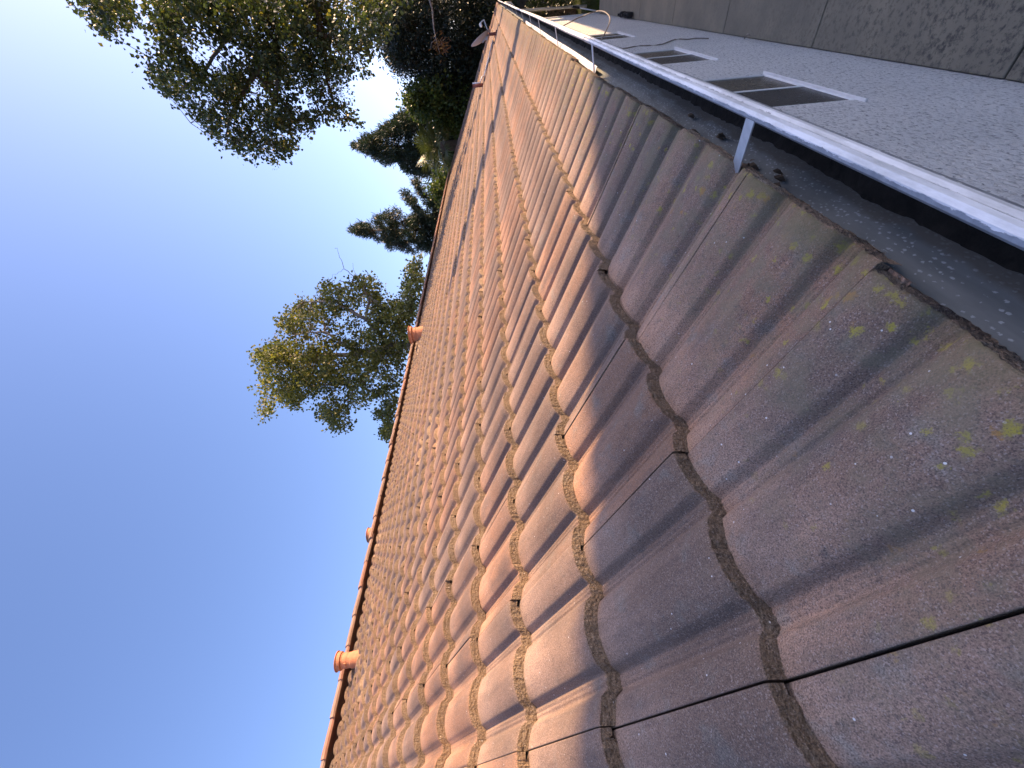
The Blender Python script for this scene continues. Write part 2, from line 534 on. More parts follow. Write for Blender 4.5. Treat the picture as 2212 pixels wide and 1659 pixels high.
# ================================================================== SETTING
def sheet(name, x0, x1, y0, y1, z, mat, nx=1, ny=1):
    xs = np.linspace(x0, x1, nx + 1); ys = np.linspace(y0, y1, ny + 1)
    X, Y = np.meshgrid(xs, ys)
    v = np.stack([X.ravel(), Y.ravel(), np.full(X.size, z)], -1)
    i = np.arange(ny)[:, None] * (nx + 1) + np.arange(nx)[None]
    f = np.stack([i, i + 1, i + nx + 2, i + nx + 1], -1).reshape(-1, 4)
    return mesh_np(name, v, f, mat)


M_EARTH = simple_mat("dry_earth", (0.11, 0.085, 0.055), 0.95, var=0.35, scale=1.5, bump=0.5, bscale=8)
ground = tag(sheet("ground", -700, 700, -700, 700, GZ - 0.14, M_EARTH), kind="structure")

# concrete slabs beside the wall, with open joints between them
mb = MB()
joints = [-3.2, -1.13, 0.84, 2.78, 4.70, 6.63, 8.59, 10.55, 12.5, 14.45]
for a, b_ in zip(joints[:-1], joints[1:]):
    mb.box(((2.0 + XW) / 2 + 0.002, (a + b_) / 2, GZ - 0.06), (2.0 - XW - 0.006, b_ - a - 0.014, 0.12))
slab = tag(mb.build("path", M_CONC, bevel=0.006), kind="structure")
mb = MB()
mb.box((0.85, 5.6, GZ - 0.125), (2.4, 18.2, 0.02))
tag(mb.build("path_bed", M_DEBRIS), kind="structure")
lawn_base = tag(sheet("lawn", -0.9, 7, 14.5, 34, GZ - 0.05, simple_mat("lawn_soil", (0.035, 0.042, 0.018), 0.95, var=0.4, scale=5)), kind="structure")


def leaf_cloud(name, P, size, mat, parent=None, dirs=None, aspect=0.8, seed=1, jitter=0.9, fold=0.25, tone=None, droop=0.0):
    """leaf-sized folded quads at the points P; dirs = growth direction of each"""
    r = np.random.default_rng(seed); n = len(P)
    if dirs is None: dirs = np.zeros((n, 3))
    d = dirs + r.normal(0, jitter, (n, 3)) * 0.6; d[:, 2] -= droop
    d /= np.linalg.norm(d, axis=1)[:, None] + 1e-9
    w = r.normal(0, 1, (n, 3)); w -= (w * d).sum(1)[:, None] * d; w /= np.linalg.norm(w, axis=1)[:, None] + 1e-9
    up = np.cross(d, w)
    L = size * r.uniform(0.7, 1.25, n)[:, None]; W = L * aspect * 0.5
    mid = P + d * L * 0.42
    v = np.stack([P, mid + w * W + up * W * fold, P + d * L, mid - w * W + up * W * fold], 1).reshape(-1, 3)
    i = np.arange(n) * 4
    f = np.concatenate([np.stack([i, i + 1, i + 2], -1), np.stack([i, i + 2, i + 3], -1)])
    t = r.uniform(0, 1, n) if tone is None else np.clip(tone + r.normal(0, 0.22, n), 0, 1)
    lc = np.stack([t, r.uniform(0, 1, n), r.uniform(0, 1, n), np.ones(n)], -1)
    return mesh_np(name, v, f, mat, parent, attrs={"lc": ('FLOAT_COLOR', np.repeat(lc, 4, 0))})


# mown grass on the lawn
n = 26000
gp = np.stack([rng.uniform(-0.85, 3.0, n), 14.55 + 9 * rng.uniform(0, 1, n) ** 1.5, np.full(n, GZ - 0.05)], -1)
tag(leaf_cloud("grass", gp, 0.07, M_GRASS, dirs=np.tile([0, 0, 2.2], (n, 1)), aspect=0.14, seed=3),
    "short shaded green grass beyond the end of the concrete path", "grass", kind="stuff")

# ================================================================== THE HOUSE
house = empty("house", (0, 0, GZ), "long low house with a pink-brown concrete tile roof, white gutter and rough white stucco wall", "house")


def prof_h(u):
    """tile profile: two rolls per tile, flat pans between, metres off the crest plane"""
    v = np.mod(u - 0.455 + 0.25, 0.5) - 0.25
    a = np.abs(v)
    crest = 0.0140 * (np.minimum(a, 0.180) / 0.180) ** 2
    foot = 0.0140 * np.clip((a - 0.177) / 0.035, 0, 1)
    rib = 0.0022 * np.exp(-((a - 0.236) / 0.009) ** 2)
    return -(crest + foot) + rib


def build_tiles():
    V, F, MI, TP, TC, SM = [], [], [], [], [], []
    base = 0
    k0, k1 = int(math.floor((ROOF_Y0 - Y0) / TW)), int(math.ceil((ROOF_Y1 - Y0) / TW))
    r = np.random.default_rng(11)
    for n in range(NC + 1):
        for k in range(k0, k1):
            dist = math.hypot(Y0 + k * TW, n * TE + 0.4)
            nu = 121 if dist < 1.7 else 41 if dist < 4 else 25 if dist < 9 else 17
            # per-tile wear and laying errors
            js = r.normal(0, 0.0022); jy = r.normal(0, 0.0009); jh = r.normal(0, 0.0008); jt = r.normal(0, 0.0012)
            if n == 0:
                js = {-1: .004, 0: .003, 1: -.005, 2: -.005, 3: .000, 4: .005, 5: .015}.get(k, .016 + r.normal(0, .004) if k > 5 else 0.0)
            rnd = r.uniform(0, 1, 3)
            if r.uniform() < 0.08: rnd[1] = 1.0
            u = np.linspace(0, 1, nu)
            gap = 0.0010 + 0.0012 * r.random() if k != -1 or n > 1 else 0.005
            y = Y0 + k * TW + gap / 2 + u * (TW - gap) + jy
            h0 = prof_h(u)
            thick = np.where(u > 0.952, 0.0205, 0.0292)
            if dist < 4:
                nz = np.convolve(r.normal(0, 1, nu + 4), np.ones(3) / 3, 'valid')[:nu]
                nz2 = r.normal(0, 1, nu)
                chip = (r.uniform(0, 1, nu) < 0.05) * r.uniform(0.002, 0.006, nu)
                e_s = nz * 0.0009; e_h = -np.abs(nz2) * 0.0004 - chip * .6
                thick = thick - 0.0003 * np.abs(r.normal(0, 1, nu)) + np.where((u > 0.935) & (u < 0.965), r.normal(0, 0.003, nu), 0)
            else:
                e_s = np.zeros(nu); e_h = np.zeros(nu)
            s0 = n * TE + js
            top = RIDGE_S - 0.03 if n == NC else 0.40
            rows = [0.0, 0.0035, 0.03, 0.12, 0.22, 0.31, 0.352, 0.385]
            if dist > 5: rows = [0.0, 0.004, 0.12, 0.25, 0.352, 0.385]
            if n == NC: rows = [q for q in rows if s0 + q < RIDGE_S + 0.02] + [max(RIDGE_S + 0.02 - s0, 0.06)]
            tl = -0.0290 / TE + jt
            vs, tp = [], []
            # lip bottom, lip upper edge, then the top face rows
            vph = np.mod(u - 0.455 + 0.25, 0.5) - 0.25
            nl = 5 if dist < 2.6 else 1
            rough = 0.00065 if nl > 1 else 0.0
            for q in range(nl):
                fr = 1 - q / nl
                blob = np.convolve(r.normal(0, 1, nu + 2), np.ones(3) / 1.7, 'valid')[:nu] * rough
                vs.append(roof_np(s0 - 0.005 * fr + e_s * 1.2 + blob * (0.35 if q == 0 else 1), y, h0 + jh - 0.002 - (thick - 0.002) * fr)); tp.append(np.stack([y, np.full(nu, s0), vph], -1))
            vs.append(roof_np(s0 + e_s + (r.normal(0, 1, nu) * rough * .5), y, h0 + jh - 0.0022 + e_h)); tp.append(np.stack([y, np.full(nu, s0), vph], -1))
            for q in rows[1:]:
                wear = 0.0 if q > 0.01 else -0.0004
                vs.append(roof_np(s0 + q + (e_s * 0.6 if q < 0.01 else 0), y, h0 + jh + wear + tl * q)); tp.append(np.stack([y, np.full(nu, s0 + q), vph], -1))
            nr = len(vs)
            i = (np.arange(nr - 1)[:, None] * nu + np.arange(nu - 1)[None]).reshape(-1)
            f = np.stack([i, i + 1, i + nu + 1, i + nu], -1) + base
            mi = np.where(np.arange(nr - 1) < nl, 1, 0).repeat(nu - 1)
            F.append(f); MI.append(mi); SM.append(mi == 0)
            V += vs; TP += tp; cnt = nr * nu
            # side skirts of the tile (both long edges)
            for e in (0, nu - 1):
                edge = np.stack([w[e] for w in vs[nl:]])
                low = edge + np.array([-0.011 * ST, 0, -0.011 * CT]) * (1.0 if e else 1.9)
                idx = base + np.arange(nl, nr) * nu + e
                V.append(low); TP.append(np.stack([w[e] for w in tp[nl:]]))
                li = base + cnt + np.arange(nr - nl); cnt += nr - nl
                q = np.stack([idx[:-1], idx[1:], li[1:], li[:-1]], -1)
                F.append(q if e == 0 else q[:, ::-1]); MI.append(np.ones(len(q), int)); SM.append(np.zeros(len(q), bool))
            # ribbed under-lap beside the low edge, seen only where a neighbour sits back
            if n == 0 and dist < 4:
                ru = np.linspace(-0.10, 0.0, 13); ry = Y0 + k * TW + ru * TW
                rh = prof_h(ru) - 0.0155 - 0.003 * (np.arange(13) % 4 < 2)
                a = [roof_np(np.full(13, s0 + q), ry, rh + dh) for q, dh in ((0.001, -0.010), (0.001, 0.0), (0.05, -0.002))]
                V += a; TP += [np.stack([ry, np.full(13, s0 + 0.2), ry * 0], -1)] * 3
                ii = (np.arange(2)[:, None] * 13 + np.arange(12)[None]).reshape(-1) + base + cnt
                F.append(np.stack([ii, ii + 1, ii + 14, ii + 13], -1)); MI.append(np.zeros(24, int)); SM.append(np.zeros(24, bool)); cnt += 39
            TC.append(np.tile(np.r_[rnd, 1.0], (cnt, 1)))
            base += cnt
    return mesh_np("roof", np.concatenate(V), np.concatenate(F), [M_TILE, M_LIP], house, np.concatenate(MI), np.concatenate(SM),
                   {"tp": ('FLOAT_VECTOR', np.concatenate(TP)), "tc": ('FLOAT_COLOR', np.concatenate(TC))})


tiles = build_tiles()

# roof deck, back slope and gable
XR = -RIDGE_S * CT; ZR = RIDGE_S * ST
mb = MB()
mb.add([roof(0.03, ROOF_Y0 - 0.05, -0.075), roof(0.03, ROOF_Y1, -0.075), roof(RIDGE_S, ROOF_Y1, -0.075), roof(RIDGE_S, ROOF_Y0 - 0.05, -0.075)], [(0, 1, 2, 3)])
mb.add([(2 * XR, ROOF_Y0 - 0.05, -0.02), (2 * XR, ROOF_Y1, -0.02), (XR, ROOF_Y1, ZR - 0.02), (XR, ROOF_Y0 - 0.05, ZR - 0.02)], [(0, 3, 2, 1)])
mb.build("roof_deck", M_DECK, house)
mb = MB()
for j in range(NC + 1):
    a = j * TE; b_ = min(a + TE, RIDGE_S)
    P_ = lambda s, y, h: (2 * XR + s * CT - h * ST, y, s * ST + h * CT)
    mb.add([P_(a, ROOF_Y0, 0.0), P_(a, ROOF_Y1, 0.0), P_(b_, ROOF_Y1, -0.025), P_(b_, ROOF_Y0, -0.025), P_(a, ROOF_Y0, -0.03), P_(a, ROOF_Y1, -0.03)],
           [(0, 3, 2, 1), (4, 0, 1, 5)])
mb.build("rear_slope", M_CAP, house)

# ridge tiles: overlapping rounded caps, each lapped over the next
def cap_mesh(length=0.40, big=1.0):
    prof = []
    for a in np.linspace(-1, 1, 13):
        x = 0.125 * a
        z = 0.0 - 0.075 * (abs(a) ** 1.5)
        prof.append((x, z))
    vs, fs = [], []
    ends = [(0.0, 1.0), (0.05, 1.0), (length, 0.80)]
    for y, sc_ in ends:
        vs += [(x * sc_, y, z * sc_ if y < 0.1 else z * sc_ - 0.016) for x, z in prof]
    for y, sc_ in ends:
        vs += [(x * sc_ * 0.9, y, (z * sc_ if y < 0.1 else z * sc_ - 0.016) - 0.018) for x, z in prof]
    n = 13
    for j in range(2):
        for i in range(n - 1):
            fs.append((j * n + i, (j + 1) * n + i, (j + 1) * n + i + 1, j * n + i + 1))
            o = 3 * n
            fs.append((o + j * n + i, o + j * n + i + 1, o + (j + 1) * n + i + 1, o + (j + 1) * n + i))
        for e in (0, n - 1):
            q = (j * n + e, j * n + e + 3 * n, (j + 1) * n + e + 3 * n, (j + 1) * n + e)
            fs.append(q if e == 0 else q[::-1])
    for i in range(n - 1):
        fs.append((i, i + 1, 3 * n + i + 1, 3 * n + i))
        fs.append((2 * n + i, 5 * n + i, 5 * n + i + 1, 2 * n + i + 1))
    me = bpy.data.meshes.new("ridge_cap")
    me.from_pydata([tuple(map(float, v)) for v in vs], [], fs)
    me.update()
    return me


CAPS = []
for q in range(4):
    me = cap_mesh()
    mt = simple_mat("ridge_tile", [(0.30, 0.195, 0.14), (0.33, 0.20, 0.14), (0.27, 0.18, 0.135), (0.33, 0.175, 0.12)][q], 0.85, var=0.3, scale=9, bump=0.4, bscale=200)
    me.materials.append(mt); CAPS.append(me)
y = ROOF_Y0
k = 0
rr = random.Random(4)
while y < ROOF_Y1 - 0.2:
    o = bpy.data.objects.new("ridge_cap", CAPS[rr.randrange(4)])
    COL.objects.link(o); o.parent = tiles
    o.location = (XR + rr.uniform(-.004, .004), y, ZR + 0.098 - GZ + rr.uniform(-.004, .004))
    o.rotation_euler = (rr.uniform(-.012, .012), rr.uniform(-.03, .03), rr.uniform(-.012, .012))
    y += 0.335
# verge tiles down the far gable
slope_rot = Matrix(((0, -CT, ST), (1, 0, 0), (0, ST, CT))).to_4x4()
s_ = -0.02
while s_ < RIDGE_S - 0.1:
    o = bpy.data.objects.new("verge_cap", CAPS[rr.randrange(4)])
    COL.objects.link(o); o.parent = tiles
    p_ = roof(s_, ROOF_Y1 + 0.02, 0.06)
    o.matrix_local = Matrix.Translation((p_[0], p_[1], p_[2] - GZ)) @ slope_rot
    s_ += TE

# walls: the long stuccoed wall with window openings, and plain ends
WINS = [(2.64, 3.67), (4.60, 5.65), (7.38, 8.32)]
WZ0, WZ1 = -1.63, -0.72
WALL_Y0, WALL_Y1, EAVE_Z = -1.2, 14.5, -0.30
ys = [WALL_Y0] + [v for w in WINS for v in w] + [WALL_Y1]
mb = MB()
def wq(y0, y1, z0, z1, x=XW):
    mb.add([(x, y0, z0), (x, y1, z0), (x, y1, z1), (x, y0, z1)], [(0, 1, 2, 3)])
for i in range(len(ys) - 1):
    if i % 2 == 0: wq(ys[i], ys[i + 1], GZ - 0.12, EAVE_Z)
    else:
        wq(ys[i], ys[i + 1], GZ - 0.12, WZ0); wq(ys[i], ys[i + 1], WZ1, EAVE_Z)
RV = 0.022
for a, b_ in WINS:
    for yy, fl in ((a, 0), (b_, 1)):
        q = [(XW, yy, WZ0), (XW, yy, WZ1), (XW - RV, yy, WZ1), (XW - RV, yy, WZ0)]
        mb.add(q, [(0, 1, 2, 3) if fl else (3, 2, 1, 0)])
    mb.add([(XW, a, WZ1), (XW, b_, WZ1), (XW - RV, b_, WZ1), (XW - RV, a, WZ1)], [(0, 1, 2, 3)])
    mb.add([(XW, a, WZ0), (XW, b_, WZ0), (XW - RV, b_, WZ0), (XW - RV, a, WZ0)], [(3, 2, 1, 0)])
# far return, back wall and the set-back end under the long eave
mb.add([(XW, WALL_Y1, GZ - .12), (-3.0, WALL_Y1, GZ - .12), (-3.0, WALL_Y1, EAVE_Z), (XW, WALL_Y1, EAVE_Z)], [(0, 1, 2, 3)])
mb.add([(-3.0, WALL_Y1, GZ - .12), (-3.0, 19.2, GZ - .12), (-3.0, 19.2, EAVE_Z), (-3.0, WALL_Y1, EAVE_Z)], [(0, 1, 2, 3)])
mb.add([(-3.0, 19.2, GZ - .12), (2 * XR + .35, 19.2, GZ - .12), (2 * XR + .35, 19.2, EAVE_Z), (XR, 19.2, ZR - .12), (-3.0, 19.2, 1.05)], [(0, 1, 2, 3, 4)])
mb.add([(2 * XR + .35, -1.2, GZ - .12), (2 * XR + .35, 19.2, GZ - .12), (2 * XR + .35, 19.2, EAVE_Z), (2 * XR + .35, -1.2, EAVE_Z)], [(3, 2, 1, 0)])
mb.add([(XW, -1.2, GZ - .12), (2 * XR + .35, -1.2, GZ - .12), (2 * XR + .35, -1.2, EAVE_Z), (XR, -1.2, ZR - .12), (XW, -1.2, EAVE_Z)], [(4, 3, 2, 1, 0)])
mb.build("wall", M_STUCCO, house)
# pale corner board at the end of the long wall
mb = MB(); mb.box((XW + 0.012, WALL_Y1 - 0.05, (GZ + EAVE_Z) / 2), (0.03, 0.14, EAVE_Z - GZ)); mb.build("corner_board", M_FRAME, house)
# soffit and fascia
mb = MB()
mb.add([(XW - .05, ROOF_Y0, EAVE_Z), (XW - .05, ROOF_Y1 - .1, EAVE_Z), (-.07, ROOF_Y1 - .1, -.20), (-.07, ROOF_Y0, -.20)], [(0, 1, 2, 3)])
mb.build("soffit", M_SOFFIT, house)
mb = MB(); mb.box((-.08, (ROOF_Y0 + ROOF_Y1) / 2, -.13), (.02, ROOF_Y1 - ROOF_Y0 - .1, .17)); mb.build("fascia", M_FRAME, house)

# windows: white sliding sashes set in the wall, brown glass and a dark insect screen
def window(a, b_):
    fr = MB(); x = XW - 0.010; w = 0.022; d = 0.016; zc = (WZ0 + WZ1) / 2; ml = (a + b_) / 2 - 0.01
    fr.box((x, (a + b_) / 2, WZ0 + w / 2), (d, b_ - a, w)); fr.box((x, (a + b_) / 2, WZ1 - w / 2), (d, b_ - a, w))
    fr.box((x, a + w / 2, zc), (d, w, WZ1 - WZ0 - 2 * w)); fr.box((x, b_ - w / 2, zc), (d, w, WZ1 - WZ0 - 2 * w))
    fr.box((x + .003, ml, zc), (d * .7, .026, WZ1 - WZ0 - 2 * w))
    f = fr.build("window", M_FRAME, house, bevel=0.003)
    si = MB(); si.box((XW + .002, (a + b_) / 2 - .02, WZ0 + .004), (.026, b_ - a + .10, .014)); si.box((XW - .010, (a + b_) / 2, WZ0 + .019), (.012, b_ - a - .004, .012))
    si.build("sill", M_FRAME, f, bevel=0.003)
    p1 = MB(); p1.box((x - .003, (ml + b_) / 2, zc), (.006, b_ - ml - w - .01, WZ1 - WZ0 - 2 * w)); p1.build("pane", M_GLASS_A, f)
    p2 = MB(); p2.box((x + .002, (ml + a) / 2, zc), (.006, ml - a - w - .01, WZ1 - WZ0 - 2 * w)); p2.build("insect_screen", M_GLASS_B, f)
for a, b_ in WINS: window(a, b_)

# gutter: sloped back, trough, white front with a rolled lip and ridges; short lengths joined with a sleeve
GY0, GY1, JOINT = -1.25, 19.65, 2.20
def wob(y): return (0.0008 * math.sin(y * 1.3 + .5) + 0.0004 * math.sin(y * 4.1), 0.003 * math.sin(y * .9 + 1.0) + 0.0012 * math.sin(y * 5.3))
lip_prof = [(0.0665, -0.024), (0.0662, -0.012), (0.0675, -0.004), (0.0715, 0.0015), (0.0770, 0.0025), (0.0815, -0.0005), (0.0832, -0.0060),
            (0.0815, -0.0105), (0.0780, -0.0120), (0.0772, -0.0180), (0.0762, -0.0260), (0.0800, -0.0285), (0.0802, -0.0340), (0.0765, -0.0370),
            (0.0712, -0.0470), (0.0745, -0.0500), (0.0742, -0.0550), (0.0690, -0.0585), (0.0570, -0.0900), (0.0460, -0.1300), (0.0430, -0.1360)]
mb = MB()
mb.prism(lip_prof, GY0, JOINT, ny=60, wob=wob, sm=False)
lip2 = [(x + 0.0022 if z > -0.02 else x + .001, z + 0.0018) for x, z in lip_prof]
mb.prism(lip2, JOINT - .015, GY1, ny=180, wob=wob)
g = mb.build("gutter", M_GUT, house)
tr = MB()
back = [(-.055, -.022), (-.048, -.030), (-.030, -.062), (-.014, -.092), (0.000, -.121), (.012, -.131), (.0415, -.1350), (.0440, -.128), (.0550, -.090), (.0645, -.060), (.0645, -.020)]
tr.prism(back, GY0, GY1, ny=200, wob=wob, sm=True)
tr.add([(x, GY1, z) for x, z in back], [tuple(range(len(back)))])
tr.build("trough", M_TROUGH, g)
# black wet litter lying along the trough
def ridge_litter():
    ny, nx = 1500, 7
    yy = np.linspace(GY0, 19.0, ny); r = np.random.default_rng(5)
    def sm(n_, w): return np.convolve(r.normal(0, 1, n_ + w - 1), np.ones(w) / math.sqrt(w), 'valid')
    lift = 0.004 * sm(ny, 15) + 0.0025 * sm(ny, 3)
    vs = []
    for j in range(nx):
        t = j / (nx - 1)
        x = -0.0085 + t * (0.050 + 0.0085)
        z = -0.106 - 0.014 * math.sin(math.pi * min(1, t * 1.3)) + (0.5 + 0.5 * t) * lift * (0.6 + 0.8 * r.random()) - (0.0 if 0 < j < nx - 1 else 0.012) + r.normal(0, .0015, ny)
        vs.append(np.stack([np.full(ny, x) - (0.006 * sm(ny, 9) * (j == 0)) * 0.5, yy, z], -1))
    V = np.concatenate(vs)
    i = (np.arange(nx - 1)[:, None] * ny + np.arange(ny - 1)[None]).reshape(-1)
    f = np.stack([i, i + 1, i + ny + 1, i + ny], -1)
    mesh_np("leaf_litter", V, f, M_DEBRIS, g)
ridge_litter()
# hanger straps from under the tiles to the lip
for y in (-0.325, 0.775, 2.07, 3.22, 4.30, 5.20, 6.4, 7.7, 8.9, 10.2, 11.5, 12.8, 14.1, 15.4, 16.7, 18.0, 19.2):
    mb = MB()
    n_ = 6
    for i in range(n_):
        t0, t1 = i / n_, (i + 1) / n_
        f_ = lambda t: (-.05 + t * .128, -.030 + .033 * t)
        (xa, za), (xb, zb) = f_(t0), f_(t1)
        y_ = y - .065 * t0; y2 = y - .065 * t1
        hw = .0135
        mb.add([(xa, y_ - hw, za), (xa, y_ + hw, za), (xb, y2 + hw, zb), (xb, y2 - hw, zb),
                (xa, y_ - hw, za - .002), (xa, y_ + hw, za - .002), (xb, y2 + hw, zb - .002), (xb, y2 - hw, zb - .002)],
               [(0, 1, 2, 3), (7, 6, 5, 4), (0, 3, 7, 4), (1, 5, 6, 2)])
    mb.build("hanger_strap", M_STRAP, g)
# bright drip flashing showing past the tiles further along
mb = MB(); mb.prism([(-.03, -.032), (-.0085, -.0365), (-.006, -.0385), (-.006, -.042)], 2.08, 6.2, ny=30, wob=lambda y: (0.002 * min(1, (y - 2.0)) + .0015 * math.sin(y * 3), 0)); mb.build("drip_flashing", M_FRAME, house)
# outlet pipe under the far end of the gutter
mb = MB(); mb.tube([(.03, 16.2, -.13), (.02, 16.2, -.30), (-.16, 16.3, -.50), (-.20, 16.3, GZ)], .035, 10); mb.build("downpipe", M_FRAME, house)

# terracotta roof vents: collar, body, wider cap
def vent(x, y, z, r, h, tilt=(0.02, -0.05, 1)):
    b_ = MB(); b_.lathe([(r * 1.12, -.10), (r * 1.08, h * .18), (r, h * .22), (r, h * .74), (r * 1.05, h * .76), (r * 1.05, h * .80), (r * .9, h * .80)], (x, y, z), 28, axis=Vector(tilt).normalized())
    o = b_.build("roof_vent", M_TERRA, house)
    ax = Vector(tilt).normalized(); c_ = Vector((x, y, z)) + ax * h * .80
    cp = MB(); cp.lathe([(r * 1.1, .004), (r * 1.22, .010), (r * 1.22, h * .30), (r * 1.36, h * .31), (r * 1.36, h * .345), (r * 1.30, h * .36), (0.01, h * .37)], c_, 28, axis=ax)
    cp.build("vent_cap", M_TERRA, o)
    cl = MB(); cl.lathe([(r * 1.035, h * .44), (r * 1.035, h * .52), (r, h * .52)], (x, y, z), 24, axis=ax)
    cl.box(Vector((x, y, z)) + Vector((r * .72, -r * .72, h * .48)), (.03, .03, .022), rot=Matrix.Rotation(-.78, 3, 'Z')); cl.build("clamp_band", M_TERRA, o)
vent(-4.84, 1.19, 2.40, .074, .165)
vent(-4.66, 6.80, 2.29, .14, .20)
p_ = at_x(1000 * .5486 + 497 * .9116 * .5486, 1512 * .5486 + 650 * .9116 * .5486, -5.75)
vent(p_[0], p_[1], p_[2] - .21, .085, .19)

# ================================================================== THINGS ON AND BY THE HOUSE
# satellite dish near the far verge
dm = roof(0.53, 13.5, 0.0)
dish = empty("satellite_dish", dm, "grey satellite dish on a short red mast near the far end of the roof", "satellite dish")
mb = MB(); mb.tube([(dm[0], dm[1], dm[2] - .04), (dm[0], dm[1], dm[2] + .17)], .034, 12); mb.box((dm[0], dm[1], dm[2] + .0), (.16, .16, .02), rot=Matrix.Rotation(TH, 3, 'Y')); mb.build("mast", M_RED, dish)
c0 = Vector((-.60, 13.45, .60)); ax = Vector((.84, .20, .50)).normalized()
mb = MB(); R_ = .27
mb.lathe([(R_ * t, .075 * t * t) for t in (0.02, .3, .5, .7, .85, 1.0)] + [(R_ * 1.02, .080), (R_ * 1.0, .068), (R_ * .7, .030), (R_ * .3, .0), (.02, -.006)], c0, 32, axis=ax); mb.build("reflector", M_DISH, dish)
mb = MB(); mb.tube([(dm[0], dm[1], dm[2] + .15), c0 - ax * .02], .02, 8)
mb.box(Vector((dm[0], dm[1], dm[2])) * .5 + c0 * .5 + Vector((0, 0, .07)), (.07, .07, .09)); mb.build("bracket", M_DISH, dish)
e0 = Vector((-.20, 13.75, .50)); e1 = Vector((-.26, 13.77, .60))
mb = MB(); mb.tube([Vector((dm[0], dm[1], dm[2] + .12)), (dm[0] * .6 + e0.x * .4, 13.6, .44), e0], .014, 8); mb.tube([e0, e1], .014, 8); mb.build("feed_arm", M_DISH, dish)
mb = MB(); mb.lathe([(.02, 0), (.035, .02), (.035, .07), (.02, .09)], e1, 14, axis=(-.7, -.5, -.2)); mb.build("feed_horn", M_FRAME, dish)

# antenna stub with its conduit running along the tiles
am = roof(1.47, 12.1, 0.0)
ant = empty("antenna_mast", am, "short red antenna stub with a pale conduit along the roof tiles below the ridge", "antenna mast")
mb = MB(); mb.tube([(am[0], am[1], am[2] - .03), (am[0], am[1], am[2] + .24)], .038, 12); mb.build("stub", M_RED, ant)
mb = MB(); mb.tube([(am[0] + .05, am[1], am[2] + .24), (am[0] + .05, am[1], am[2] + .06), (am[0] + .16, am[1] + .05, am[2] - .01)] +
                   [roof(1.30 - .055 * i + .02 * math.sin(i), 12.2 + .10 * i, .02) for i in range(12)], .016, 8); mb.build("conduit", M_FRAME, ant)

# stiff cable looping out from the gutter and back
loop = [(2365, 160, .075), (2383, 128, .085), (2398, 96, .10), (2402, 73, .11), (2394, 57, .12), (2376, 45, .125), (2349, 45, .125), (2321, 53, .12), (2294, 64, .11), (2273, 72, .105), (2252, 84, .095), (2230, 95, .085), (2211, 105, .076)]
pts = [Vector(at_x(x * .5486, y * .5486, X)) for x, y, X in loop]
sm_ = []
for i in range(len(pts) - 1):
    p0, p1, p2, p3 = pts[max(i - 1, 0)], pts[i], pts[i + 1], pts[min(i + 2, len(pts) - 1)]
    for t in (0, .25, .5, .75):
        sm_.append(.5 * ((2 * p1) + (p2 - p0) * t + (2 * p0 - 5 * p1 + 4 * p2 - p3) * t * t + (3 * p1 - p0 - 3 * p2 + p3) * t ** 3))
sm_.append(pts[-1])
mb = MB(); mb.tube(sm_, .0028, 8)
tag(mb.build("cable_loop", M_CABLE), "stiff thin cable looping out from the gutter lip and back", "cable")
Z6 = lambda x, y, X=XW + .012: Vector(at_x((2300 + x * .4973) * .5486, y * .4973 * .5486, X))
pl = [Z6(250, 372, -.10)] + [Z6(*q) for q in ((300, 385), (345, 380), (400, 368), (450, 362), (520, 360), (580, 356), (620, 350), (660, 335), (690, 322), (720, 312), (760, 308), (820, 312), (880, 303), (930, 303), (985, 305))]
mb = MB(); mb.tube(pl, .006, 8)
tag(mb.build("wall_cable", M_CABLE), "loose brown cable hanging crookedly down the stucco wall between two windows", "cable")
pl = [Z6(1270, 305), Z6(1275, 290, XW + .02), Z6(1285, 275, XW + .05), Z6(1297, 270, XW + .07), Z6(1310, 275, XW + .09)]
mb = MB(); mb.tube(pl, .006, 8)
tag(mb.build("pipe_stub", M_CABLE), "small bent pipe sticking out of the foot of the stucco wall", "pipe")
for i, (x, y) in enumerate(((1730, 385), (1895, 405), (2012, 380))):
    q = at_x((2050 + x * .1808) * .5486, y * .1808 * .5486, XW + .05)
    mb = MB(); mb.lathe([(.045, 0), (.05, .02), (.05, .10), (.03, .13)], (XW + .07, q[1], GZ + .02), 12)
    mb.lathe([(.02, .13), (.02, .17)], (XW + .07, q[1], GZ + .02), 10)
    tag(mb.build("stub_pipe", M_BLACK), ["small dark stub by the foot of the wall, farthest of the three", "small dark stub by the foot of the wall, middle of the three", "small dark stub by the foot of the wall, nearest of the three"][i], "pipe", "stubs along the wall foot")

# dark wheeled bin on the grass at the end of the path
bx, by = .34, 16.3
binr = empty("wheeled_bin", (bx, by, GZ - .05), "black wheeled bin standing on the shaded grass past the path", "bin")
mb = MB(); vs = []
for z, s in ((.08, .44), (.95, .56)):
    for a in range(24):
        t = 2 * math.pi * a / 24; cx_, cy_ = math.cos(t), math.sin(t)
        k_ = (abs(cx_) ** 4 + abs(cy_) ** 4) ** -.25
        vs.append((bx + cx_ * k_ * s * .5, by + cy_ * k_ * s * .58, GZ + z))
mb.add(vs, [(i, (i + 1) % 24, 24 + (i + 1) % 24, 24 + i) for i in range(24)] + [tuple(range(23, -1, -1)), tuple(range(24, 48))]); mb.build("body", M_BLACK, binr, bevel=.01)
mb = MB(); mb.box((bx, by, GZ + .99), (.60, .68, .05)); mb.tube([(bx - .22, by + .36, GZ + .93), (bx + .22, by + .36, GZ + .93)], .018, 8); mb.build("lid", M_BLACK, binr, bevel=.015)
for sx in (-.24, .24):
    mb = MB(); mb.lathe([(.03, -.03), (.10, -.03), (.10, .03), (.03, .03)], (bx + sx, by + .27, GZ + .06), 18, axis=(1, 0, 0)); mb.build("wheel", M_BLACK, binr)
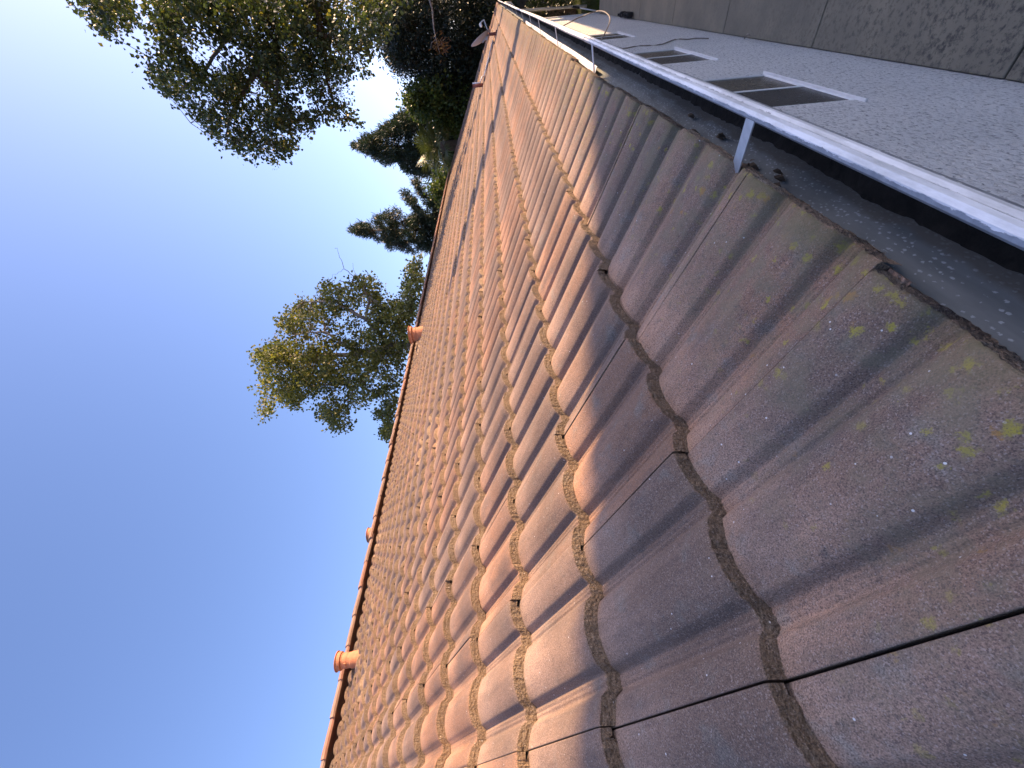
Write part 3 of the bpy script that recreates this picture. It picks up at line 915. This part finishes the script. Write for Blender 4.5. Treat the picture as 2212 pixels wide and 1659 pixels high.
q = at(2178 * .5486, 36 * .5486, 17.6)
mb = MB(); mb.box((q[0] + .02, q[1], GZ + .45), (.05, .05, 1.0)); mb.lathe([(.045, .95), (.04, .99), (.0, 1.02)], (q[0] + .02, q[1], GZ), 8)
tag(mb.build("stake", M_FRAME), "thin pale stake standing in the grass behind the bin", "stake")
# dark broom-like tool leaning at the wall end
q = at_x((2050 + 1600 * .1808) * .5486, 320 * .1808 * .5486, XW + .06)
mb = MB(); mb.tube([(XW + .05, 14.1, GZ + .02), (XW + .16, 14.2, GZ + .02 + .55)], .014, 8)
tb = empty("hand_brush", (XW + .1, 14.1, GZ), "dark brush leaning against the far end of the wall", "brush")
mb.build("handle", M_FRAME, tb)
mb = MB(); mb.box((XW + .18, 14.22, GZ + .66), (.05, .16, .20), rot=Matrix.Rotation(.2, 3, 'Y')); mb.build("bristles", M_BLACK, tb, bevel=.02)

# dead leaves caught on the gutter and tiles
for i, (x, y, X, Z) in enumerate(((1515, 1492, 0, 0), (1590, 1505, 0, 0), (1105, 1085, 0, 0), (1370, 1318, 0, 0), (1580, 1398, 0, 0), (900, 1060, 0, 0), (880, 935, 0, 0), (2010, 1790, 0, 0))):
    rd = ray_dir((2300 + x * .4973) * .5486, y * .4973 * .5486); nn = np.array([.891, 0, .453])
    q = CAM + rd * ((-.0548 + .004 - nn @ CAM) / (nn @ rd))
    r = random.Random(i); mb = MB(); n = 7
    for t in range(3):
        a = r.uniform(0, 3.1); c_ = Vector(q) + Vector((r.uniform(-.004, .004), r.uniform(-.012, .012), .004))
        d = Vector((.2 * math.cos(a), math.sin(a), r.uniform(-.3, .3))).normalized(); w_ = d.cross(Vector((.8, 0, .5))).normalized()
        L = r.uniform(.014, .026)
        pts = [(c_ + d * L * (u - .5) + Vector((.006, 0, .009)) * math.sin(u * 3.1)) for u in (0, .3, .6, 1)]
        ws = (0.001, .004, .0035, .0006)
        mb.add([p + w_ * s for p, s in zip(pts, ws)] + [p - w_ * s + Vector((.001, 0, .002)) for p, s in zip(pts, ws)], [(0, 1, 5, 4), (1, 2, 6, 5), (2, 3, 7, 6)])
    tag(mb.build("dead_leaf", M_LITTER), "curled dead leaf scrap lying on the grey inside of the gutter", "leaf", "dead leaf scraps in the gutter")

# ================================================================== TREES
def poly_sample(poly, n, r, holes=()):
    P = np.array(poly, float); lo, hi = P.min(0), P.max(0); out = []
    tot = 0
    while tot < n:
        q = r.uniform(lo, hi, (n * 3, 2)); ins = np.zeros(len(q), bool)
        j = len(P) - 1
        for i in range(len(P)):
            c = ((P[i, 1] > q[:, 1]) != (P[j, 1] > q[:, 1])) & (q[:, 0] < (P[j, 0] - P[i, 0]) * (q[:, 1] - P[i, 1]) / (P[j, 1] - P[i, 1] + 1e-12) + P[i, 0])
            ins ^= c; j = i
        for hx, hy, hr in holes: ins &= (q[:, 0] - hx) ** 2 + (q[:, 1] - hy) ** 2 > hr * hr
        out.append(q[ins]); tot += ins.sum()
    return np.concatenate(out)[:n]


def lumpy(P, r, scale, keep):
    """thin a set of 3-D points with a smooth random field so the crown breaks into clumps and gaps"""
    K = r.normal(0, 1, (14, 3)) / scale; ph = r.uniform(0, 6.28, 14)
    f = np.cos(P @ K.T + ph).sum(1)
    return P[f > np.quantile(f, 1 - keep)]


def crown_tree(name, label, cat, group, base, lobes, d, thick, n_cl, per, leaf, mat, limbs, seed, trunk_r=.12, bark=None, rad=.32, keep=.75, lump=.9, up=0.2, aspect=.85, droop=0.15, holes=(), twig=True, hollow=0.0, parts=()):
    r = np.random.default_rng(seed)
    t = empty(name, base, label, cat, group)
    # limbs traced as (px, py, distance, radius) polylines, each with its own distance
    mb = MB(); LP = []
    for L in limbs:
        pts = [Vector(at(q[0], q[1], q[2])) for q in L]; rad_ = [q[3] for q in L]
        P2, R2 = [], []
        for i in range(len(pts) - 1):
            for u in np.linspace(0, 1, 5)[:-1]:
                P2.append(pts[i].lerp(pts[i + 1], u) + Vector(r.normal(0, .02, 3))); R2.append(rad_[i] * (1 - u) + rad_[i + 1] * u)
        P2.append(pts[-1]); R2.append(rad_[-1])
        mb.tube(P2, R2, 7); LP += P2
    top = LP[0]
    tp_ = [Vector(base) + (Vector(top) - Vector(base)) * u + Vector((.25 * math.sin(u * 3), .2 * math.sin(u * 2.3), 0)) * (1 - u) for u in np.linspace(0, 1, 8)]
    mb.tube(tp_, [trunk_r * (1.35 - .6 * u) for u in np.linspace(0, 1, 8)], 10)
    LPn = np.array([tuple(q) for q in LP])
    C = []
    for poly, w in lobes:
        q = poly_sample(poly, int(n_cl * w), r, holes)
        dd = d + thick * r.uniform(-1, 1, len(q)) * (1 if not hollow else 1)
        C.append(at_np(q[:, 0], q[:, 1], dd))
    C = lumpy(np.concatenate(C), r, lump, keep)
    P, D, T = [], [], []
    shade = r.uniform(.15, .75, len(C))
    for i, c in enumerate(C):
        j = np.argmin(((LPn - c) ** 2).sum(1)); v = c - LPn[j]; ln = np.linalg.norm(v) + 1e-6
        m_ = r.integers(int(per * .6), int(per * 1.4) + 1)
        if twig and ln < 1.1:
            a = Vector(LPn[j]); b_ = Vector(c)
            mid = a.lerp(b_, .55) + Vector(r.normal(0, .05 * ln, 3))
            mb.tube([a, mid, b_], [.010 + .004 * ln, .008, .003], 4, caps=False)
        vd = v / ln; tl = min(ln, rad * 2.2)
        u = r.uniform(-.5, .5, m_)
        P.append(c + vd * (u * tl)[:, None] + r.normal(0, rad * .42, (m_, 3)))
        D.append(np.tile(vd * .7 + np.array([0, 0, up]), (m_, 1)) + r.normal(0, .5, (m_, 3))); T.append(np.full(m_, shade[i]))
    mb.build("trunk", bark or M_BARK, t)
    leaf_cloud("crown", np.concatenate(P), leaf, mat, t, np.concatenate(D), aspect, seed, tone=np.concatenate(T), droop=droop)
    return t


def S5(pts): return [(521 + x * .2811, 493.7 + y * .2811) for x, y in pts]

# --- big cottonwood reaching in from the right, with mistletoe clumps
LOBE_A = [(160, -25), (172, 8), (186, 28), (212, 58), (224, 88), (242, 76), (234, 46), (262, 56), (297, 62), (288, 28), (305, -25)]
LOBE_B = [(335, -25), (318, 30), (325, 75), (345, 110), (328, 160), (332, 180), (360, 207), (395, 212), (418, 240), (440, 268), (446, 312), (470, 298), (508, 325), (560, 338), (590, 350), (622, 328),
          (645, 290), (690, 265), (742, 276), (786, 266), (782, 200), (802, 150), (792, 100), (835, 60), (880, -25)]
cw = crown_tree("cottonwood_tree", "tall broadleaf tree with drooping boughs and dark mistletoe clumps above the far gable", "tree", "trees beyond the house",
    (3.2, 16.8, GZ), [(LOBE_A, .07), (LOBE_B, .93)], 15.0, 1.7, 1450, 27, .105, M_LEAF_A,
    [[(640, -160, 15.4, .16), (676, 0, 15.2, .12), (640, 55, 15, .095), (600, 92, 14.9, .085), (552, 160, 14.8, .07), (520, 205, 14.8, .055), (500, 245, 14.7, .04), (486, 300, 14.7, .02)],
     [(640, -160, 15.4, .14), (540, -20, 15.9, .09), (505, 60, 15.8, .06), (470, 110, 15.7, .05), (430, 165, 15.6, .04), (385, 200, 15.6, .018)],
     [(600, 92, 14.9, .06), (600, 180, 14.6, .05), (588, 250, 14.5, .03), (570, 310, 14.5, .015)],
     [(676, 0, 15.2, .09), (700, 80, 14.6, .06), (705, 180, 14.5, .04), (735, 255, 14.4, .015)],
     [(540, -20, 15.9, .07), (440, -10, 16, .05), (370, 30, 16, .035), (330, 80, 16, .015)],
     [(440, -40, 16, .05), (300, -30, 16, .04), (240, 20, 16, .025), (218, 75, 16, .01)],
     [(586, 252, 14.5, .025), (545, 290, 14.5, .02), (500, 318, 14.5, .01), (460, 300, 14.5, .006)],
     [(552, 160, 14.8, .04), (620, 230, 14.6, .03), (650, 280, 14.6, .01), (668, 300, 14.6, .004)],
     [(480, 268, 14.7, .012), (455, 262, 14.7, .008), (412, 266, 14.7, .004)], [(345, 118, 15.6, .012), (322, 122, 15.6, .006), (312, 140, 15.6, .004)]],
    21, trunk_r=.30, rad=.26, keep=.68, lump=.42, droop=.35, holes=((462, 126, 34), (500, 104, 26), (560, 205, 20), (415, 108, 20), (660, 218, 24), (530, 50, 20), (395, 165, 13), (640, 175, 16), (610, 290, 15), (455, 215, 14)))
mis = []
for i, (x, y, rp, dd) in enumerate(((418, 155, 15, 15.3), (502, 172, 17, 14.7), (572, 88, 34, 14.8), (632, 130, 36, 14.5), (700, 185, 36, 14.4), (655, 40, 46, 15), (590, 25, 32, 15.3), (738, 70, 34, 15), (520, 15, 24, 15.4), (480, 40, 20, 15.5))):
    c = at(x, y, dd); R_ = rp / 876 * dd * 1.15
    r = np.random.default_rng(90 + i); n = int(900 * (rp / 25) ** 2)
    v = r.normal(0, 1, (n, 3)); v /= np.linalg.norm(v, axis=1)[:, None]
    P = c + v * (R_ * r.uniform(.1, 1, n) ** .5 * (1 + .25 * np.sin(v[:, 0] * 7 + i) * np.cos(v[:, 1] * 6)))[:, None]
    leaf_cloud("mistletoe_clump", P, .075, M_LEAF_M, cw, v * .8, .4, 300 + i, tone=np.clip(.35 + .3 * v[:, 2], 0, 1))

# --- dark ivy-clad cedar behind it
CEDAR = [(770, -30), (800, 40), (838, 128), (850, 150), (880, 158), (905, 162), (920, 178), (960, 200), (985, 250), (1012, 225), (1032, 150), (1062, 60), (1085, 20), (1090, -30)]
crown_tree("cedar_tree", "dense almost black cedar hung with creeper behind the far gable", "tree", "trees beyond the house", (-.6, 24.0, GZ), [(CEDAR, 1)], 23.0, 2.2, 1500, 42, .17, M_LEAF_D,
    [[(960, -90, 23, .25), (960, 60, 23, .2), (950, 140, 23, .15), (960, 240, 23, .1)], [(900, -60, 23, .12), (880, 40, 22.5, .08), (850, 130, 22.3, .03)], [(1000, 0, 22, .1), (1020, 120, 22, .06), (1000, 220, 22, .03)], [(930, 20, 21.6, .06), (890, 100, 21.4, .04), (875, 150, 21.4, .02)]],
    31, trunk_r=.35, rad=.42, keep=.93, lump=1.0, aspect=.28, droop=.6)
tw = MB()
r_ = np.random.default_rng(8)
tw.tube([Vector(at(934, 20, 20.2)), Vector(at(937, 60, 20.2)), Vector(at(942, 85, 20.2)), Vector(at(951, 118, 20.2))], [.035, .03, .022, .006], 6)
tw.tube([Vector(at(942, 85, 20.2)), Vector(at(932, 92, 20.2)), Vector(at(930, 105, 20.2))], [.018, .012, .006], 6)
tw.tube([Vector(at(951, 85, 20.2)), Vector(at(958, 105, 20.2)), Vector(at(966, 122, 20.2))], [.014, .01, .005], 6)
tw.tube([Vector(at(930, -20, 20.4)), Vector(at(928, 0, 20.3)), Vector(at(934, 20, 20.2))], [.05, .045, .035], 6)
tb = empty("bare_sapling", (.35, 20.2, GZ), "bare grey branch with a tuft of orange dead leaves against the black cedar", "tree")
tw.tube([(.35, 20.2, GZ), (.5, 20.2, 1.2), Vector(at(930, -20, 20.4))], [.07, .06, .05], 8)
tw.build("trunk", M_PALEBARK, tb)
P = at(951, 96, 20.1) + r_.normal(0, .14, (160, 3)); leaf_cloud("dead_leaves", P, .14, leaf_mat("dead_foliage", (.16, .07, .025), (.26, .13, .05), (.3, .2, .1), .3), tb, np.tile([0, 0, -.6], (160, 1)), .25, 77)

# --- lit broadleaf tree between cedar and palm
GREEN = [(872, 208), (880, 192), (905, 178), (945, 160), (1000, 180), (1015, 240), (1000, 285), (960, 272), (930, 250), (905, 245), (884, 228)]
crown_tree("broadleaf_tree", "bushy yellow-green leafy tree between the black cedar and the fan palm", "tree", "trees beyond the house", (-2.9, 23.4, GZ), [(GREEN, 1)], 21.9, 1.3, 420, 46, .125, M_LEAF_G,
    [[(985, 240, 21.9, .08), (955, 225, 21.9, .06), (920, 215, 21.8, .03), (895, 205, 21.7, .01)], [(985, 250, 21.9, .06), (960, 190, 21.7, .03), (930, 185, 21.5, .01)]], 41, trunk_r=.14, rad=.33, keep=.88, lump=.6, up=.5, droop=0)

# --- tall conifer behind the palm
CON1 = [(768, 314), (778, 305), (800, 290), (822, 288), (832, 270), (848, 268), (862, 250), (884, 243), (905, 240), (940, 270), (960, 330), (945, 380), (890, 372), (872, 366), (866, 350), (848, 350), (835, 356), (822, 342), (800, 332), (780, 324)]
crown_tree("cypress_tree", "grey-green pointed cypress standing behind the fan palm", "tree", "trees beyond the house", (-6.3, 30.6, GZ), [(CON1, .95), ([(757, 314), (802, 303), (802, 325)], .05)], 30.0, 1.5, 1500, 26, .27, M_LEAF_C,
    [[(985, 325, 30, .16), (920, 318, 30, .12), (860, 316, 30, .08), (810, 315, 30, .04), (770, 314, 30, .01)], [(880, 317, 30, .05), (850, 290, 29.6, .02)], [(880, 317, 30, .05), (850, 345, 29.6, .02)], [(920, 318, 30, .06), (895, 270, 29.6, .02)]],
    51, trunk_r=.2, rad=.20, keep=.78, lump=.5, up=.6, aspect=.17, droop=0)

# --- narrower conifer with wispy side boughs
CON2 = [(760, 498), (775, 488), (800, 481), (812, 474), (806, 464), (822, 466), (835, 458), (850, 452), (868, 450), (880, 466), (900, 462), (960, 470), (960, 545), (935, 543), (915, 535), (895, 548), (882, 540), (862, 540), (845, 536), (818, 520), (795, 508), (775, 503)]
WISP1 = [(868, 413), (880, 411), (905, 442), (935, 470), (945, 490), (925, 485), (905, 462), (885, 440), (872, 425)]
WISP2 = [(894, 390), (903, 388), (920, 415), (945, 440), (955, 470), (940, 468), (920, 440), (903, 418)]
WISP3 = [(910, 383), (918, 384), (935, 405), (960, 430), (960, 450), (940, 430), (920, 405)]
crown_tree("fir_tree", "dark ragged fir with wispy side boughs rising above the roof ridge", "tree", "trees beyond the house", (-9.0, 23.6, GZ), [([(747, 498), (798, 489), (798, 507)], .05), (CON2, .73), (WISP1, .08), (WISP2, .09), (WISP3, .05)], 25.0, 1.2, 1500, 26, .24, M_LEAF_C,
    [[(985, 495, 25, .15), (920, 496, 25, .11), (860, 497, 25, .07), (805, 498, 25, .04), (762, 498, 25, .01)], [(935, 490, 25, .05), (905, 455, 24.6, .03), (872, 416, 24.4, .01)], [(955, 480, 25, .05), (930, 440, 24.6, .03), (898, 392, 24.4, .01)],
     [(960, 470, 25, .04), (935, 415, 24.6, .02), (913, 384, 24.4, .01)], [(880, 497, 25, .05), (850, 460, 25, .015)], [(900, 497, 25, .05), (870, 535, 25, .015)]],
    61, trunk_r=.19, rad=.16, keep=.78, lump=.42, up=.5, aspect=.16, droop=0)
DARK = [(945, 275), (965, 262), (1000, 262), (1010, 300), (985, 400), (955, 400), (962, 350), (950, 310)]
crown_tree("laurel_shrub", "dense dark shrub filling in below the fan palm just over the ridge", "shrub", None, (-4.8, 25.0, GZ), [(DARK, 1)], 24.5, .9, 420, 40, .13, M_LEAF_C, [[(1000, 300, 24.5, .05), (970, 300, 24.5, .03), (955, 290, 24.5, .01)], [(1000, 330, 24.5, .04), (975, 360, 24.5, .02)]], 67, trunk_r=.08, rad=.32, keep=.95, lump=.6, aspect=.5)
BUSH = [(925, 395), (945, 375), (975, 370), (985, 430), (950, 445), (930, 420)]
crown_tree("shrub", "pale yellow-green bush peeping over the ridge between palm and fir", "shrub", None, (-6.0, 22.0, GZ), [(BUSH, 1)], 23.5, .9, 120, 34, .12, M_LEAF_G, [[(985, 405, 23.5, .04), (955, 405, 23.5, .02), (940, 400, 23.5, .01)]], 66, trunk_r=.06, rad=.3, keep=.85, lump=.6)

# --- poplar behind the ridge on the left
POP = S5([(88, 990), (110, 955), (150, 938), (210, 925), (220, 890), (248, 848), (285, 860), (310, 885), (345, 905), (400, 870), (420, 825), (330, 800), (305, 740), (308, 680), (350, 700), (360, 630), (400, 640), (445, 600), (440, 540), (490, 512), (530, 560), (580, 540), (615, 480),
           (595, 420), (640, 425), (700, 430), (760, 455), (840, 470), (845, 400), (900, 365), (980, 395), (1050, 425), (1085, 500), (1120, 545), (1200, 552), (1245, 520), (1238, 400), (1280, 360), (1250, 290), (1290, 290), (1320, 225), (1360, 208), (1420, 250), (1405, 420), (1340, 680), (1290, 860),
           (1230, 1100), (1200, 1300), (1180, 1440), (1150, 1600), (1110, 1620), (1085, 1580), (1092, 1520), (1150, 1500), (1100, 1460), (1038, 1432), (1060, 1400), (1100, 1350), (1080, 1290), (1000, 1300), (960, 1340), (910, 1370), (850, 1440), (835, 1510), (760, 1548), (700, 1530), (640, 1480),
           (570, 1425), (600, 1340), (690, 1300), (760, 1255), (640, 1240), (560, 1290), (490, 1270), (430, 1352), (330, 1370), (310, 1275), (260, 1330), (240, 1385), (180, 1430), (110, 1455), (140, 1340), (108, 1250), (150, 1185), (200, 1150), (165, 1090), (160, 1030), (110, 1010)])
K5 = lambda x, y, d, r: (521 + x * .2811, 493.7 + y * .2811, d, r)
crown_tree("poplar_tree", "large poplar with yellowing leaves and long bare twigs behind the middle ridge", "tree", "trees beyond the house", (-9.4, 9.4, GZ), [(POP, 1)], 13.2, 1.5, 1350, 28, .088, M_LEAF_P,
    [[K5(1500, 900, 13.2, .16), K5(1150, 900, 13.2, .12), K5(900, 960, 13.2, .09), K5(640, 980, 13.1, .06), K5(400, 980, 13, .035), K5(150, 970, 13, .01)],
     [K5(1150, 900, 13.2, .08), K5(960, 700, 12.8, .06), K5(720, 560, 12.7, .035), K5(480, 560, 12.6, .012)],
     [K5(1150, 900, 13.2, .08), K5(940, 1150, 13.5, .055), K5(700, 1210, 13.6, .035), K5(400, 1200, 13.6, .02), K5(230, 1290, 13.6, .012), K5(130, 1330, 13.6, .005)],
     [K5(960, 700, 12.8, .05), K5(980, 520, 12.7, .03), K5(900, 390, 12.6, .014), K5(790, 305, 12.6, .009), K5(762, 220, 12.6, .006), K5(740, 155, 12.6, .004), K5(718, 152, 12.6, .003)],
     [K5(790, 307, 12.6, .006), K5(740, 340, 12.6, .004), K5(682, 392, 12.6, .003)], [K5(900, 385, 12.6, .006), K5(870, 320, 12.6, .004), K5(856, 265, 12.6, .003)],
     [K5(940, 1150, 13.5, .04), K5(800, 1330, 13.6, .02), K5(690, 1490, 13.6, .01), K5(640, 1570, 13.6, .004)],
     [K5(900, 960, 13.2, .05), K5(640, 790, 13, .03), K5(420, 815, 13, .01), K5(340, 815, 13, .006), K5(238, 812, 13, .003)],
     [K5(1300, 600, 13, .05), K5(1300, 400, 12.9, .025), K5(1350, 250, 12.9, .008)], [K5(760, 460, 12.7, .006), K5(750, 420, 12.7, .004), K5(770, 380, 12.7, .003)],
     [K5(1100, 1250, 13.4, .03), K5(1130, 1400, 13.4, .015), K5(1120, 1560, 13.4, .006)]],
    71, trunk_r=.2, bark=M_PALEBARK, rad=.22, keep=.75, lump=.42, droop=.3, aspect=1.0)

# --- fan palm
pc = at(952, 318, 20.8)
palm = empty("fan_palm", (pc[0], pc[1], GZ), "fan palm with spiky dark fronds showing above the far end of the roof ridge", "palm tree", "trees beyond the house")
mb = MB(); tpz = np.linspace(GZ, pc[2], 24)
mb.tube([(pc[0] + .05 * math.sin(z), pc[1], z) for z in tpz], [.20 + .012 * (i % 2) for i in range(24)], 12); mb.build("trunk", M_BARK, palm)
pr = random.Random(12)
for i in range(22):
    az_ = i * 2.399 + .6; el_ = 1.25 - 1.75 * (i / 21) ** .8
    d_ = Vector((math.cos(az_) * math.cos(el_), math.sin(az_) * math.cos(el_), math.sin(el_)))
    st = Vector(pc) + Vector((0, 0, .1)); L = pr.uniform(.55, .85)
    e_ = st + d_ * L + Vector((0, 0, -.10))
    mb = MB(); mb.tube([st, st + d_ * L * .5 + Vector((0, 0, .03)), e_], [.022, .016, .010], 5)
    side = d_.cross(Vector((0, 0, 1))).normalized(); nup = side.cross(d_).normalized()
    for q in range(34):
        a = -1.85 + 3.7 * q / 33
        dv = (d_ * math.cos(a) + side * math.sin(a) + nup * (.12 * (q % 2) + .25 * abs(math.sin(a)) * .4)).normalized()
        bl = pr.uniform(.70, .90) * (1 - .22 * abs(a) / 1.85); wv = nup.cross(dv).normalized()
        p1 = e_ + dv * bl * .55; p2 = e_ + dv * bl + Vector((0, 0, -.10 - .1 * pr.random()))
        mb.add([e_, p1 + wv * .020, p2, p1 - wv * .020 + nup * .008], [(0, 1, 2, 3)])
    o = mb.build("frond", M_PALM, palm)
    a_ = o.data.attributes.new("lc", 'FLOAT_COLOR', 'POINT'); v_ = pr.random() * .8; w_ = pr.random() * .9
    a_.data.foreach_set("color", np.tile([v_, w_, 0, 1], len(o.data.vertices)).astype(np.float32))

# --- dark hedge closing the far end of the garden
def hedge(name, label, c, size, n, seed, mat, leaf=.12, cat="hedge"):
    t = empty(name, (c[0], c[1], GZ), label, cat)
    r = np.random.default_rng(seed); hx, hy, hz = size[0] / 2, size[1] / 2, size[2]
    mb = MB(); mb.box((c[0], c[1], GZ + hz / 2 - .1), (size[0] * .7, size[1] * .6, hz * .86)); mb.build("branches", M_BARK, t)
    P = np.stack([r.uniform(-hx, hx, n), r.uniform(-hy, hy, n), r.uniform(0, hz, n)], -1)
    q = np.max(np.abs(P - [0, 0, hz / 2]) / [hx, hy, hz / 2], 1); P = P[q > .62]
    P += np.sin(P[:, [1, 2, 0]] * 3.1) * .14
    leaf_cloud("foliage", P + [c[0], c[1], GZ], leaf, mat, t, np.tile([0, 0, .4], (len(P), 1)), .6, seed)
    return t
hedge("hedge", "tall very dark hedge across the far end of the garden", (1.2, 25.5), (13, 2.2, 4.3), 30000, 81, M_LEAF_D, .16)
hedge("shrub", "low dark shrub on the grass just past the end of the path", (-.9, 18.6), (1.8, 1.4, 1.5), 5000, 82, M_LEAF_D, .09, "shrub")

# ================================================================== UNSEEN SHAPES ADDED TO THROW THE SHADE
nb = empty("unseen_shade_house", (11, 7, GZ), "unseen pale house shape with a sloping roof and flat-topped wings, added to shade the near roof and wall", "house")  # added out of view; its sloping roof edge shades the near tiles
mb = MB(); gx0, gx1, hy0, hz0, ey, ez = 6.15, 16.0, 4.7, 6.45, 9.50, 3.09
vs = [(x, y, z) for x in (gx0, gx1) for y, z in ((hy0 + .1, GZ - .2), (ey - .3, GZ - .2), (ey - .3, ez + .1), (hy0 + .1, hz0 - .05))]
mb.add(vs, [(3, 2, 1, 0), (4, 5, 6, 7), (1, 2, 6, 5), (0, 4, 7, 3)])
mb.build("wall", M_STUCCO, nb)
mb = MB()
vs = [(x, y, z + dz) for dz in (0, .15) for x, y, z in ((6.0, ey, ez), (16.2, ey, ez), (16.2, hy0, hz0), (6.0, hy0, hz0))]
mb.add(vs, [(0, 1, 2, 3), (4, 7, 6, 5), (0, 4, 5, 1), (1, 5, 6, 2), (0, 3, 7, 4), (2, 6, 7, 3)])
mb.build("roof", M_CAP, nb)
mb = MB(); mb.box((9.2, 11.9, (GZ + 3.85) / 2 - .1), (6.0, 5.2, 3.85 - GZ + .2)); mb.box((9.2, 19.2, (GZ + 3.48) / 2 - .1), (5.6, 9.5, 3.48 - GZ + .2)); mb.build("shade_wing", M_STUCCO, nb)  # flat blocks added out of view, sized to keep sun off the long wall
for yy in (5.9, 8.0):
    mb = MB(); mb.box((gx0 - .01, yy, -.9), (.06, 1.1, 1.1)); w_ = mb.build("window", M_FRAME, nb)
    mb = MB(); mb.box((gx0 - .03, yy, -.9), (.04, .96, .96)); mb.build("pane", M_GLASS_A, w_)
shadow_trunk = empty("unseen_shade_trunk", (3.05, 9.7, GZ), "thick bare trunk, unseen, added to cast a shadow band across the roof", "tree")  # unseen trunk added to cast the shadow band over the tiles
mb = MB(); mb.tube([(3.05, 9.7, GZ - .2), (3.05, 9.7, 0), (3.05, 9.7, 3.4), (3.03, 9.72, 5.1)], [.30, .25, .23, .20], 18); mb.build("trunk", M_BARK, shadow_trunk)
mb = MB(); mb.tube([(3.05, 9.7, 4.2), (3.25, 9.85, 4.6), (3.38, 9.95, 5.1)], [.10, .08, .03], 10); mb.build("limb", M_BARK, shadow_trunk)
